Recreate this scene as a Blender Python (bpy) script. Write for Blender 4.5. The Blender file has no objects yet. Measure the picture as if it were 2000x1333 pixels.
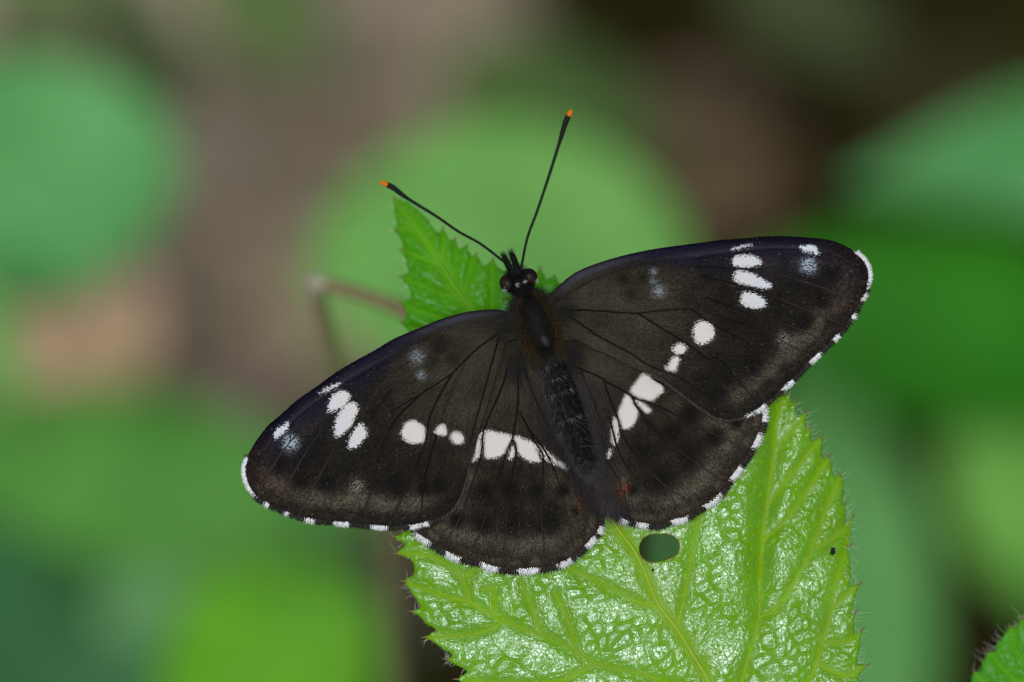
import bpy, math, random
import numpy as np
from mathutils import Matrix, Vector

random.seed(7)
RNG = np.random.default_rng(11)
SC = bpy.context.scene
COL = SC.collection

# ------------------------------------------------------------------ camera, light, exposure
PITCH = math.radians(55)          # the camera looks down at the leaf
HEIGHT = 0.38                     # leaf above the forest floor (m)
FRAME_W = 0.100                   # width of the field at the butterfly (m)
LENS, SENSOR = 100.0, 36.0
DIST = FRAME_W * LENS / SENSOR
PX = FRAME_W / 2000.0             # metres for one pixel of the 2000 px photograph at the butterfly
O = Vector((0, 0, HEIGHT))
RIGHT = Vector((1, 0, 0))
UP = Vector((0, math.sin(PITCH), math.cos(PITCH)))
OUT = Vector((0, -math.cos(PITCH), math.sin(PITCH)))     # from the subject to the camera
STAGE = Matrix(((RIGHT.x, UP.x, OUT.x, O.x), (RIGHT.y, UP.y, OUT.y, O.y), (RIGHT.z, UP.z, OUT.z, O.z), (0, 0, 0, 1)))

cam_data = bpy.data.cameras.new('camera')
cam_data.lens = LENS; cam_data.sensor_width = SENSOR
cam_data.clip_start = 0.01; cam_data.clip_end = 200
cam_data.dof.use_dof = True
cam_data.dof.focus_distance = DIST + 0.0006
cam_data.dof.aperture_fstop = 5.9
cam_data.dof.aperture_blades = 0
cam = bpy.data.objects.new('camera', cam_data); COL.objects.link(cam)
cam.matrix_world = STAGE @ Matrix.Translation((0, 0, DIST))
SC.camera = cam

SUN_EL, SUN_AZ = math.radians(57), math.radians(3)       # azimuth from behind the camera, to its left
world = bpy.data.worlds.new('World'); SC.world = world; world.use_nodes = True
wn = world.node_tree.nodes; wl = world.node_tree.links
sky = wn.new('ShaderNodeTexSky'); sky.sky_type = 'NISHITA'; sky.sun_disc = False
sky.sun_elevation = SUN_EL; sky.sun_rotation = math.pi + SUN_AZ
sky.air_density = 1.0; sky.dust_density = 4.0; sky.ozone_density = 1.0
wl.new(sky.outputs[0], wn['Background'].inputs[0]); wn['Background'].inputs[1].default_value = 0.08

sun_d = bpy.data.lights.new('sun', 'SUN'); sun_d.energy = 1.5; sun_d.angle = math.radians(20); sun_d.color = (1, 0.985, 0.965)
sun = bpy.data.objects.new('sun', sun_d); COL.objects.link(sun)
to_sun = Vector((-math.sin(SUN_AZ) * math.cos(SUN_EL), -math.cos(SUN_AZ) * math.cos(SUN_EL), math.sin(SUN_EL)))
sun.rotation_euler = to_sun.to_track_quat('Z', 'Y').to_euler()
sun.location = to_sun * 3

SC.view_settings.view_transform = 'Standard'; SC.view_settings.look = 'None'
SC.view_settings.exposure = 0.14; SC.view_settings.gamma = 1.0
SC.render.engine = 'CYCLES'
SC.cycles.use_denoising = True
SC.cycles.use_adaptive_sampling = False
SC.cycles.max_bounces = 5
SC.cycles.filter_width = 1.0
SC.cycles.caustics_reflective = False; SC.cycles.caustics_refractive = False

# ------------------------------------------------------------------ helpers: coordinates
def P(px, py, z=0.0):
    """stage coordinates (right, up, towards camera) of a photo pixel at depth z"""
    k = PX * (DIST - z) / DIST
    return np.array(((px - 1000.0) * k, (666.5 - py) * k, z))

def Pa(xy, z):
    xy = np.asarray(xy, float); z = np.broadcast_to(np.asarray(z, float), xy.shape[:1])
    k = PX * (DIST - z) / DIST
    return np.stack(((xy[:, 0] - 1000.0) * k, (666.5 - xy[:, 1]) * k, z), 1)

def zoomed(ox, oy, s):
    return lambda pts: np.array([(ox + x / s, oy + y / s) for x, y in pts], float)

Z1 = zoomed(440, 580, 2.777); Z2 = zoomed(760, 600, 2.424); Z3 = zoomed(1060, 700, 3.702)
Z4 = zoomed(1060, 440, 3.7025); Z5 = zoomed(1360, 440, 3.3316)

def to_world(p):
    return STAGE @ Vector(p)

INV = STAGE.inverted()
def ground_hit(px, py):
    a = cam.matrix_world.translation; b = to_world(P(px, py, 0)); d = b - a
    return a + d * (-a.z / d.z)

def smooth_closed(pts, n=2):
    p = np.asarray(pts, float)
    for _ in range(n):
        q = np.roll(p, -1, 0)
        p = np.stack((0.75 * p + 0.25 * q, 0.25 * p + 0.75 * q), 1).reshape(-1, 2)
    return p

def cat_closed(pts, m=4):
    p = np.asarray(pts, float); n = len(p); out = []
    for i in range(n):
        a, b, c, d = p[i - 1], p[i], p[(i + 1) % n], p[(i + 2) % n]
        for t in np.arange(m) / m:
            out.append(0.5 * (2 * b + (c - a) * t + (2 * a - 5 * b + 4 * c - d) * t * t + (3 * b - 3 * c + d - a) * t ** 3))
    return np.array(out)

def spline(pts, m=8):
    p = np.asarray(pts, float); out = []
    e = np.vstack((2 * p[0] - p[1], p, 2 * p[-1] - p[-2]))
    for i in range(1, len(e) - 2):
        a, b, c, d = e[i - 1], e[i], e[i + 1], e[i + 2]
        for t in np.arange(m) / m:
            out.append(0.5 * (2 * b + (c - a) * t + (2 * a - 5 * b + 4 * c - d) * t * t + (3 * b - 3 * c + d - a) * t ** 3))
    out.append(p[-1]); return np.array(out)

def smoothstep(x):
    x = np.clip(x, 0, 1); return x * x * (3 - 2 * x)

def seg_dist(q, a, b):
    """distance of points q to every segment a-b: min, and the nearest point"""
    best = np.full(len(q), 1e18); near = np.zeros((len(q), 2))
    for s, e in zip(a, b):
        d = e - s; L = d @ d
        t = np.clip(((q - s) @ d) / L, 0, 1) if L > 0 else np.zeros(len(q))
        c = s + t[:, None] * d
        dd = ((q - c) ** 2).sum(1)
        m = dd < best
        best[m] = dd[m]; near[m] = c[m]
    return np.sqrt(best), near

def inside(q, poly):
    r = np.zeros(len(q), bool); x, y = q[:, 0], q[:, 1]
    a = poly; b = np.roll(poly, -1, 0)
    for (x0, y0), (x1, y1) in zip(a, b):
        if y0 == y1: continue
        m = ((y0 > y) != (y1 > y)) & (x < (x1 - x0) * (y - y0) / (y1 - y0) + x0)
        r ^= m
    return r

def sdf(q, poly):
    d, _ = seg_dist(q, poly, np.roll(poly, -1, 0))
    return np.where(inside(q, poly), d, -d)

def line_dist(q, lines):
    a = np.vstack([l[:-1] for l in lines]); b = np.vstack([l[1:] for l in lines])
    return seg_dist(q, a, b)[0]

def vnoise(q, scale, seed=0):
    """smooth value noise at 2D points"""
    p = q / scale; i = np.floor(p).astype(np.int64); f = p - i; f = f * f * (3 - 2 * f)
    def h(ix, iy):
        v = np.sin(ix * 127.1 + iy * 311.7 + seed * 74.7) * 43758.5453
        return v - np.floor(v)
    a = h(i[:, 0], i[:, 1]); b = h(i[:, 0] + 1, i[:, 1]); c = h(i[:, 0], i[:, 1] + 1); d = h(i[:, 0] + 1, i[:, 1] + 1)
    return (a * (1 - f[:, 0]) + b * f[:, 0]) * (1 - f[:, 1]) + (c * (1 - f[:, 0]) + d * f[:, 0]) * f[:, 1]

def worley(q, scale, seed=0):
    p = q / scale; i = np.floor(p).astype(np.int64)
    f1 = np.full(len(q), 9.0); f2 = np.full(len(q), 9.0)
    for dx in (-1, 0, 1):
        for dy in (-1, 0, 1):
            cx = i[:, 0] + dx; cy = i[:, 1] + dy
            s1 = np.sin(cx * 127.1 + cy * 311.7 + seed) * 43758.5453; s2 = np.sin(cx * 269.5 + cy * 183.3 + seed) * 43758.5453
            d = np.hypot(cx + 0.1 + 0.8 * (s1 - np.floor(s1)) - p[:, 0], cy + 0.1 + 0.8 * (s2 - np.floor(s2)) - p[:, 1])
            f2 = np.where(d < f1, f1, np.minimum(f2, d)); f1 = np.minimum(f1, d)
    return f1, f2

# ------------------------------------------------------------------ helpers: objects
def link_mesh(name, verts, faces, mat, parent=None, smooth=True, attrs=None):
    me = bpy.data.meshes.new(name)
    faces = np.asarray(faces)
    verts = np.asarray(verts, np.float32)
    n, k = faces.shape
    me.vertices.add(len(verts)); me.vertices.foreach_set('co', verts.ravel())
    me.loops.add(n * k); me.loops.foreach_set('vertex_index', faces.astype(np.int32).ravel())
    me.polygons.add(n); me.polygons.foreach_set('loop_start', np.arange(0, n * k, k, dtype=np.int32))
    me.polygons.foreach_set('use_smooth', np.full(n, smooth))
    me.update(calc_edges=True); me.validate()
    for key, val in (attrs or {}).items():
        val = np.asarray(val, np.float32)
        if val.ndim == 1:
            me.attributes.new(key, 'FLOAT', 'POINT').data.foreach_set('value', val)
        elif val.shape[1] == 3:
            me.attributes.new(key, 'FLOAT_VECTOR', 'POINT').data.foreach_set('vector', val.ravel())
        else:
            me.attributes.new(key, 'FLOAT_COLOR', 'POINT').data.foreach_set('color', val.ravel())
    if mat: me.materials.append(mat)
    o = bpy.data.objects.new(name, me); COL.objects.link(o)
    if parent is not None: attach(o, parent)
    return o

ANCHOR = {}
def attach(o, parent):
    """vertices are in stage coordinates: undo the parent's own place"""
    o.parent = parent
    if parent.name in ANCHOR:
        o.location = -Vector(ANCHOR[parent.name])

def thing(name, base, label, cat, group=None):
    e = bpy.data.objects.new(name, None); COL.objects.link(e)
    e.empty_display_size = 0.003
    e.matrix_world = STAGE @ Matrix.Translation(Vector(base))
    ANCHOR[e.name] = tuple(base)
    e['label'] = label; e['category'] = cat
    if group: e['group'] = group
    return e

def tubes(paths, radii, sides=3):
    """paths (N,K,3), radii (N,K) or (K,) -> verts, quads"""
    p = np.asarray(paths, float); N, K, _ = p.shape
    r = np.broadcast_to(np.asarray(radii, float), (N, K))
    t = np.gradient(p, axis=1); t /= np.linalg.norm(t, axis=2, keepdims=True) + 1e-15
    ref = np.where(np.abs(t[..., 2:3]) > 0.9, np.array((1.0, 0, 0)), np.array((0, 0, 1.0)))
    a = np.cross(t, ref); a /= np.linalg.norm(a, axis=2, keepdims=True) + 1e-15
    b = np.cross(t, a)
    ang = np.arange(sides) / sides * 2 * math.pi
    v = p[:, :, None] + r[:, :, None, None] * (np.cos(ang)[:, None] * a[:, :, None] + np.sin(ang)[:, None] * b[:, :, None])
    idx = np.arange(N * K * sides).reshape(N, K, sides)
    nx = np.roll(idx, -1, 2)
    f = np.stack((idx[:, :-1], nx[:, :-1], nx[:, 1:], idx[:, 1:]), -1).reshape(-1, 4)
    return v.reshape(-1, 3), f

def tube_obj(name, path, radii, mat, parent, sides=8, attrs=None):
    path = np.asarray(path, float)
    v, f = tubes(path[None], np.asarray(radii, float)[None] if np.ndim(radii) else np.full((1, len(path)), radii), sides)
    return link_mesh(name, v, f, mat, parent, True, attrs)

def sheet(outline, step, holes=()):
    """grid of points (px) that fills an outline; rim vertices snapped to it. -> xy, quads"""
    lo = outline.min(0) - step; hi = outline.max(0) + step
    nx = int((hi[0] - lo[0]) / step) + 1; ny = int((hi[1] - lo[1]) / step) + 1
    gx, gy = np.meshgrid(lo[0] + np.arange(nx) * step, lo[1] + np.arange(ny) * step)
    q = np.stack((gx.ravel(), gy.ravel()), 1)
    s = sdf(q, outline)
    for h in holes: s = np.minimum(s, -sdf(q, h))
    idx = np.arange(nx * ny).reshape(ny, nx)
    f = np.stack((idx[:-1, :-1], idx[1:, :-1], idx[1:, 1:], idx[:-1, 1:]), -1).reshape(-1, 4)
    c = q[f].mean(1); sc = s[f].mean(1)
    f = f[sc > 0]
    used = np.unique(f)
    out = used[s[used] < step * 0.45]
    if len(out):
        polys = [outline] + list(holes)
        a = np.vstack(polys); b = np.vstack([np.roll(p, -1, 0) for p in polys])
        _, near = seg_dist(q[out], a, b)
        q[out] = near
    remap = np.full(nx * ny, -1); remap[used] = np.arange(len(used))
    return q[used], remap[f]

# ------------------------------------------------------------------ helpers: materials
class NT:
    def __init__(s, name):
        s.m = bpy.data.materials.new(name); s.m.use_nodes = True
        s.n = s.m.node_tree.nodes; s.l = s.m.node_tree.links
        s.b = s.n['Principled BSDF']
    def put(s, sock, v):
        if isinstance(v, bpy.types.NodeSocket): s.l.new(v, sock)
        elif v is not None: sock.default_value = v
    def attr(s, name, out='Fac'):
        a = s.n.new('ShaderNodeAttribute'); a.attribute_name = name; return a.outputs[out]
    def math(s, op, a, b=None, c=None, clamp=False):
        m = s.n.new('ShaderNodeMath'); m.operation = op; m.use_clamp = clamp
        s.put(m.inputs[0], a); s.put(m.inputs[1], b); s.put(m.inputs[2], c); return m.outputs[0]
    def mix(s, f, a, b):
        m = s.n.new('ShaderNodeMix'); m.data_type = 'RGBA'
        s.put(m.inputs[0], f)
        for k, v in ((6, a), (7, b)):
            s.put(m.inputs[k], v if isinstance(v, bpy.types.NodeSocket) else (*v, 1) if len(v) == 3 else v)
        return m.outputs[2]
    def mul(s, a, b):
        m = s.n.new('ShaderNodeMix'); m.data_type = 'RGBA'; m.blend_type = 'MULTIPLY'; m.inputs[0].default_value = 1
        s.put(m.inputs[6], a); s.put(m.inputs[7], b); return m.outputs[2]
    def ramp(s, v, lo, hi, o0=0.0, o1=1.0):
        m = s.n.new('ShaderNodeMapRange'); m.interpolation_type = 'SMOOTHSTEP'
        s.put(m.inputs[0], v); m.inputs[1].default_value = lo; m.inputs[2].default_value = hi
        m.inputs[3].default_value = o0; m.inputs[4].default_value = o1; return m.outputs[0]
    def coords(s):
        return s.n.new('ShaderNodeTexCoord').outputs['Object']
    def noise(s, vec, scale, detail=2, rough=0.5, out=0):
        t = s.n.new('ShaderNodeTexNoise'); s.put(t.inputs['Vector'], vec)
        t.inputs['Scale'].default_value = scale; t.inputs['Detail'].default_value = detail; t.inputs['Roughness'].default_value = rough
        return t.outputs[out]
    def voronoi(s, vec, scale, feature='F1', out='Distance'):
        t = s.n.new('ShaderNodeTexVoronoi'); t.feature = feature; s.put(t.inputs['Vector'], vec)
        t.inputs['Scale'].default_value = scale; return t.outputs[out]
    def scale_vec(s, vec, k):
        t = s.n.new('ShaderNodeMapping'); s.put(t.inputs['Vector'], vec); t.inputs['Scale'].default_value = k; return t.outputs[0]
    def bump(s, h, strength, dist):
        b = s.n.new('ShaderNodeBump'); s.put(b.inputs['Height'], h)
        b.inputs['Strength'].default_value = strength; b.inputs['Distance'].default_value = dist
        s.l.new(b.outputs[0], s.b.inputs['Normal'])
    def set(s, color=None, rough=None, spec=None, sheen=None, **kw):
        if color is not None: s.put(s.b.inputs['Base Color'], color if isinstance(color, bpy.types.NodeSocket) else (*color, 1))
        if rough is not None: s.put(s.b.inputs['Roughness'], rough)
        if spec is not None: s.put(s.b.inputs['Specular IOR Level'], spec)
        for k, v in kw.items(): s.put(s.b.inputs[k.replace('_', ' ')], v)
        return s.m

def plain(name, color, rough=0.6, spec=0.3, var=0.25, scale=900):
    t = NT(name); c = t.coords(); n = t.noise(c, scale, 3)
    col = t.mix(n, tuple(x * (1 - var) for x in color), tuple(x * (1 + var) for x in color))
    return t.set(col, rough, spec)

def strand_mat(name, rough=0.55, spec=0.25):
    t = NT(name); c = t.attr('tint', 'Color'); n = t.noise(t.coords(), 6000, 1)
    return t.set(t.mul(c, t.mix(n, (0.7, 0.7, 0.7), (1.25, 1.25, 1.25))), rough, 0.05)

# --- wing membrane: scale rows run across the rays from the wing base ('ray', in mm)
def wing_material():
    t = NT('wing_scales')
    ray = t.attr('ray', 'Vector')
    fine = t.noise(t.scale_vec(ray, (4.2, 11, 1)), 1.0, 2, 0.6)
    grain = t.voronoi(t.scale_vec(ray, (5.6, 11, 1)), 1.0, 'F1', 'Color')
    g = t.n.new('ShaderNodeSeparateColor'); t.l.new(grain, g.inputs[0])
    dist = t.voronoi(t.scale_vec(ray, (5.6, 11, 1)), 1.0, 'F1', 'Distance')
    blotch = t.noise(ray, 0.55, 3, 0.6)
    base = t.mix(t.ramp(blotch, 0.35, 0.7), (0.0078, 0.0065, 0.0041), (0.0165, 0.0140, 0.0086))
    base = t.mix(t.attr('olive'), base, (0.062, 0.055, 0.037))
    base = t.mix(t.attr('violet'), base, (0.0058, 0.0044, 0.0170))
    base = t.mix(t.attr('warm'), base, (0.026, 0.0155, 0.0105))
    base = t.mix(t.attr('dark'), base, (0.0028, 0.0025, 0.0022))
    base = t.mix(t.math('MULTIPLY', t.attr('orange'), t.ramp(fine, 0.4, 0.6)), base, (0.20, 0.060, 0.020))
    sp = t.math('MULTIPLY_ADD', t.math('POWER', g.outputs[0], 1.3), 1.25, 0.46)
    cs = t.n.new('ShaderNodeCombineColor')
    for i in range(3): t.l.new(sp, cs.inputs[i])
    base = t.mul(base, cs.outputs[0])
    glint = t.math('GREATER_THAN', g.outputs[1], 0.992)
    base = t.mix(t.math('MULTIPLY', glint, 0.3), base, (0.12, 0.115, 0.10))
    # white patches: ragged scale by scale along the rim
    wm = t.math('ADD', t.attr('white'), t.math('MULTIPLY', t.math('SUBTRACT', fine, 0.50), 27.0))
    wm = t.math('ADD', wm, t.math('MULTIPLY', t.math('SUBTRACT', g.outputs[2], 0.5), 4.0))
    wmask = t.ramp(wm, -0.5, 0.9)
    faint = t.math('MULTIPLY', t.attr('faint'), t.ramp(t.math('ADD', fine, t.math('MULTIPLY', g.outputs[0], 0.3)), 0.52, 0.78))
    base = t.mix(faint, base, t.mix(t.attr('cool'), (0.42, 0.38, 0.28), (0.30, 0.38, 0.44)))
    wcol = t.mix(t.attr('cool'), (0.68, 0.665, 0.63), (0.60, 0.67, 0.74))
    wcol = t.mix(t.math('MULTIPLY', t.noise(t.scale_vec(ray, (0.6, 9, 1)), 1, 2), 0.45), wcol, (0.36, 0.36, 0.37))
    base = t.mix(wmask, base, wcol)
    t.bump(dist, 0.5, 0.00006)
    spec = t.math('MULTIPLY_ADD', t.attr('gloss'), 0.55, 0.045)
    t.put(t.b.inputs['Specular Tint'], t.mix(t.attr('gloss'), (1, 1, 1), (0.45, 0.6, 1.0)))
    return t.set(base, 0.5, spec)

# --- bramble leaf
def leaf_material(name, lamina, vein, rough=0.3, spec=0.5, cell=2400, bumpd=0.00004, light=0.0):
    t = NT(name); c = t.coords()
    v = t.attr('rib')
    n = t.noise(c, 260, 3); n2 = t.noise(c, 2500, 2)
    lam = t.mix(n, tuple(x * 0.78 for x in lamina), tuple(x * 1.22 for x in lamina))
    lam = t.mix(t.ramp(n2, 0.55, 0.8), lam, tuple(x * 1.5 for x in lamina))
    col = t.mix(v, lam, vein)
    col = t.mix(t.attr('rust'), col, (0.17, 0.09, 0.02))
    cells = t.voronoi(c, cell, 'DISTANCE_TO_EDGE', 'Distance')
    h = t.math('ADD', t.ramp(cells, 0.0, 0.16), t.math('MULTIPLY', t.noise(c, 9000, 2), 0.5))
    t.bump(h, 0.28, bumpd)
    rr = t.math('MULTIPLY_ADD', t.noise(c, 800, 2), 0.12, rough - 0.06)
    t.put(t.b.inputs['Specular Tint'], (0.78, 0.90, 1.0, 1))      # sheen tinted cool to imitate blue sky light on the leaf
    wax = t.math('MULTIPLY', t.math('SUBTRACT', 1.0, t.attr('dull')), spec)      # the hairy sunken veins carry no wax
    rr = t.math('ADD', rr, t.math('MULTIPLY', t.attr('dull'), 0.35))
    return t.set(col, rr, wax)

M_WING = wing_material()
M_STRAND = strand_mat('hair_strands')
M_BODY = plain('body_chitin', (0.0045, 0.0045, 0.0042), 0.55, 0.06, 0.4, 2500)
M_VEIN = plain('wing_vein', (0.010, 0.0085, 0.0075), 0.5, 0.15, 0.3, 3000)
M_ANT = plain('antenna_black', (0.006, 0.009, 0.010), 0.5, 0.12, 0.4, 4000)
M_TIP = plain('antenna_orange', (0.66, 0.165, 0.004), 0.6, 0.08, 0.35, 5000)
def eye_material():
    t = NT('compound_eye'); c = t.coords()
    n = t.noise(c, 700, 2)
    hexes = t.voronoi(c, 14000, 'F1')
    col = t.mix(t.ramp(n, 0.42, 0.62), (0.006, 0.0045, 0.003), (0.020, 0.011, 0.005))
    t.bump(hexes, 0.25, 0.00002)
    return t.set(col, 0.35, 0.2)
M_EYE = eye_material()
M_LEAF = leaf_material('bramble_leaf_green', (0.104, 0.282, 0.0002), (0.20, 0.365, 0.001), 0.14, 0.56)
M_LEAF2 = leaf_material('bramble_leaf_deep_green', (0.046, 0.240, 0.001), (0.10, 0.33, 0.008), 0.30, 0.30)
M_RIB = plain('pale_leaf_rib', (0.24, 0.40, 0.05), 0.6, 0.08, 0.15)
M_RIB2 = plain('green_leaf_rib', (0.11, 0.33, 0.02), 0.6, 0.08, 0.15)
M_SPINE = plain('tooth_tip_brown', (0.19, 0.13, 0.05), 0.5, 0.3, 0.4, 3000)
M_LHAIR = plain('leaf_hair_white', (0.60, 0.66, 0.58), 0.35, 0.5, 0.1)
M_STEM = plain('bramble_stem', (0.14, 0.20, 0.05), 0.5, 0.4, 0.3, 400)
M_SPECK = plain('dark_speck', (0.012, 0.016, 0.014), 0.35, 0.5, 0.6, 4000)

# ------------------------------------------------------------------ the forest floor
def ground_material():
    t = NT('forest_soil'); c = t.coords()
    n = t.noise(c, 9, 5, 0.6); n2 = t.noise(c, 60, 4, 0.6); n3 = t.noise(c, 3.1, 3)
    col = t.mix(n2, (0.012, 0.010, 0.003), (0.032, 0.026, 0.008))
    col = t.mix(t.ramp(n, 0.5, 0.7), col, (0.026, 0.030, 0.006))
    t.bump(n2, 0.8, 0.01)
    return t.set(col, 0.95, 0.0)

def add_ground():
    n = 80; s = np.linspace(-1, 1, n); s = np.sign(s) * np.abs(s) ** 3 * 30
    gx, gy = np.meshgrid(s, s + 0.33)
    z = 0.006 * (np.sin(gx * 23) * np.cos(gy * 19)) * (np.hypot(gx, gy) < 6)
    v = np.stack((gx.ravel(), gy.ravel(), z.ravel()), 1)
    i = np.arange(n * n).reshape(n, n)
    f = np.stack((i[:-1, :-1], i[:-1, 1:], i[1:, 1:], i[1:, :-1]), -1).reshape(-1, 4)
    o = link_mesh('ground', v, f, ground_material())
    o['kind'] = 'structure'; o['label'] = 'dark brown forest floor of bare soil and humus far below the leaf'
add_ground()

# dead leaves: the taupe litter on the left, bare dark humus on the right
def curled_leaf(length, width, seed, nu=7, nv=4):
    r = random.Random(seed)
    u = np.linspace(0, 1, nu); vv = np.linspace(-1, 1, nv)
    w = np.sin(math.pi * np.clip(u, 0.01, 0.99) ** 0.85) ** 0.75 * width / 2
    x = (u[:, None] - 0.5) * length + 0 * vv
    y = w[:, None] * vv[None]
    z = r.uniform(0.1, 0.5) * y ** 2 / width + r.uniform(-0.3, 0.6) * x ** 2 / length + 0.002 * np.sin(x * 90 + seed)
    v = np.stack((x, y, z), -1).reshape(-1, 3)
    i = np.arange(nu * nv).reshape(nu, nv)
    f = np.stack((i[:-1, :-1], i[1:, :-1], i[1:, 1:], i[:-1, 1:]), -1).reshape(-1, 4)
    return v, f

def litter_material():
    t = NT('dead_leaf_litter'); c = t.coords(); a = t.attr('tint', 'Color')
    return t.set(t.mul(a, t.mix(t.noise(c, 120, 3), (0.65, 0.65, 0.65), (1.25, 1.25, 1.25))), 0.85, 0.05)
M_LITTER = litter_material()

def add_litter():
    V, F, T = [], [], []; off = 0
    # photo regions where dry litter covers the soil: (px, py, spread, count, colour)
    zones = [((560, 130), (330, 190), 150, (0.35, 0.30, 0.205)), ((470, 520), (190, 190), 110, (0.35, 0.295, 0.205)),
             ((330, 760), (260, 130), 90, (0.41, 0.32, 0.225)), ((760, 60), (170, 110), 50, (0.29, 0.245, 0.175)),
             ((730, 1100), (90, 60), 22, (0.24, 0.175, 0.115)), ((1380, 370), (70, 60), 16, (0.16, 0.115, 0.07)),
             ((1480, 190), (150, 120), 14, (0.036, 0.029, 0.012)), ((1750, 250), (200, 120), 12, (0.045, 0.038, 0.015)),
             ((400, 700), (400, 600), 60, (0.18, 0.15, 0.09))]
    for k, (c, s, n, col) in enumerate(zones):
        for i in range(n):
            g = ground_hit(c[0] + RNG.normal() * s[0] * 0.6, c[1] + RNG.normal() * s[1] * 0.6)
            L = RNG.uniform(0.018, 0.042)
            v, f = curled_leaf(L, L * RNG.uniform(0.45, 0.75), 100 * k + i)
            m = Matrix.Rotation(RNG.uniform(0, 6.28), 3, 'Z') @ Matrix.Rotation(RNG.normal() * 0.25, 3, 'X') @ Matrix.Rotation(RNG.normal() * 0.2, 3, 'Y')
            v = v @ np.array(m).T + np.array((g.x, g.y, 0.010 + RNG.uniform(0, 0.014)))
            tint = np.array((*(np.array(col) * RNG.uniform(0.75, 1.25) * np.array((1, RNG.uniform(0.92, 1.06), RNG.uniform(0.85, 1.1)))), 1))
            V.append(v); F.append(f + off); T.append(np.tile(tint, (len(v), 1))); off += len(v)
    o = link_mesh('leaf_litter', np.vstack(V), np.vstack(F), M_LITTER, attrs={'tint': np.vstack(T)})
    o['kind'] = 'stuff'; o['label'] = 'taupe brown litter of dry dead leaves covering the forest floor'; o['category'] = 'leaf litter'
add_litter()

# ------------------------------------------------------------------ blurred undergrowth leaves
def green_leaf_mat(name, col, rough=0.5, spec=0.4):
    t = NT(name); c = t.coords(); n = t.ramp(t.noise(c, 34, 3, 0.6), 0.3, 0.7)
    k = t.mix(n, (col[0] * 0.66, col[1] * 0.76, col[2] * 0.58), (col[0] * 1.45, col[1] * 1.26, col[2] * 1.40))
    k = t.mix(t.ramp(t.noise(c, 90, 2), 0.6, 0.8), k, (col[0] * 0.9, col[1] * 0.6, col[2] * 0.6))
    k = t.mix(t.attr('rib'), k, tuple(min(1, x * 1.3 + 0.02) for x in col))
    t.bump(t.noise(c, 700, 2), 0.3, 0.0004)
    return t.set(k, rough, spec)

def rounded_leaf(name, label, base, tip, half, z0, z1, color, cat='leaf', group=None, peak=0.5, full=0.75, roll=0.0, cup=0.06, rough=0.5, spec=0.12, teeth=0.0):
    """a broad leaf from base px to tip px (depths z0, z1, metres behind the butterfly are negative) on its own stalk"""
    z0 = max(-0.36, z0 * 1.45); z1 = max(-0.36, z1 * 1.45)
    b, e = P(*base, z0), P(*tip, z1)
    ax = e - b; L = np.linalg.norm(ax); ax /= L
    k = PX * (DIST - (z0 + z1) / 2) / DIST
    side = np.cross(np.array((0, 0, 1.0)), ax); side /= np.linalg.norm(side)
    nrm = np.cross(ax, side)
    side = side * math.cos(roll) + nrm * math.sin(roll); nrm = np.cross(ax, side)
    nu, nv = 41, 21
    u = np.linspace(0.0, 1.0, nu); v = np.linspace(-1, 1, nv)
    pw = math.log(0.5) / math.log(peak)
    w = np.sin(math.pi * np.clip(u, 0.004, 0.996) ** pw) ** full * half * k
    if teeth: w = w * (1 + teeth * (np.arange(nu) % 2))
    X = u[:, None] + 0 * v[None]; Y = w[:, None] * v[None]
    bow = -cup * L * (X - 0.5) ** 2 * 1.6 + 0.22 * np.abs(Y) ** 1.0 * cup * 2 - 0.002 * L * np.cos(X * 26 - np.abs(Y) / (half * k) * 5)
    pts = b + (X * L)[..., None] * ax + Y[..., None] * side + bow[..., None] * nrm
    rib = np.exp(-(Y / (half * k * 0.03)) ** 2).ravel()
    idx = np.arange(nu * nv).reshape(nu, nv)
    f = np.stack((idx[:-1, :-1], idx[1:, :-1], idx[1:, 1:], idx[:-1, 1:]), -1).reshape(-1, 4)
    root = thing(name, b, label, cat, group)
    m = green_leaf_mat(name + '_green', color, rough, spec)
    bl = link_mesh('blade', pts.reshape(-1, 3), f, m, root, attrs={'rib': rib})
    sol = bl.modifiers.new('thickness', 'SOLIDIFY'); sol.thickness = 0.0003; sol.offset = -1
    mr = plain(name + '_rib', tuple(min(1, x * 1.3 + 0.02) for x in color), 0.5, 0.3)
    mid = pts[:, nv // 2] + 0.0002 * nrm
    tube_obj('midrib', mid, np.linspace(0.0007, 0.0002, nu), mr, root, 6)
    for j in range(6):
        i0 = 4 + j * 5
        for sgn in (-1, 1):
            ii = [min(nu - 1, i0 + q) for q in range(0, 8, 2)]
            vj = [nv // 2 + sgn * q for q in (0, 3, 6, 9)]
            tube_obj('vein', np.array([pts[a_, b_] for a_, b_ in zip(ii, vj)]) + 0.0001 * nrm, np.array((0.0004, 0.0003, 0.0002, 0.0001)), mr, root, 5)
    # the stalk runs down behind the blade to the soil
    w0 = to_world(b); g = Vector((w0.x, w0.y + 0.012, 0.0))
    c1 = INV @ (w0 * 0.9 + g * 0.1 + Vector((0, 0.008, 0))); gs = INV @ g
    tube_obj('stalk', spline([b, tuple(c1), tuple((c1 + gs) / 2 + Vector((0.001, 0.002, 0))), tuple(gs)], 6), 0.0007, mr, root, 6)
    return root

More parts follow.
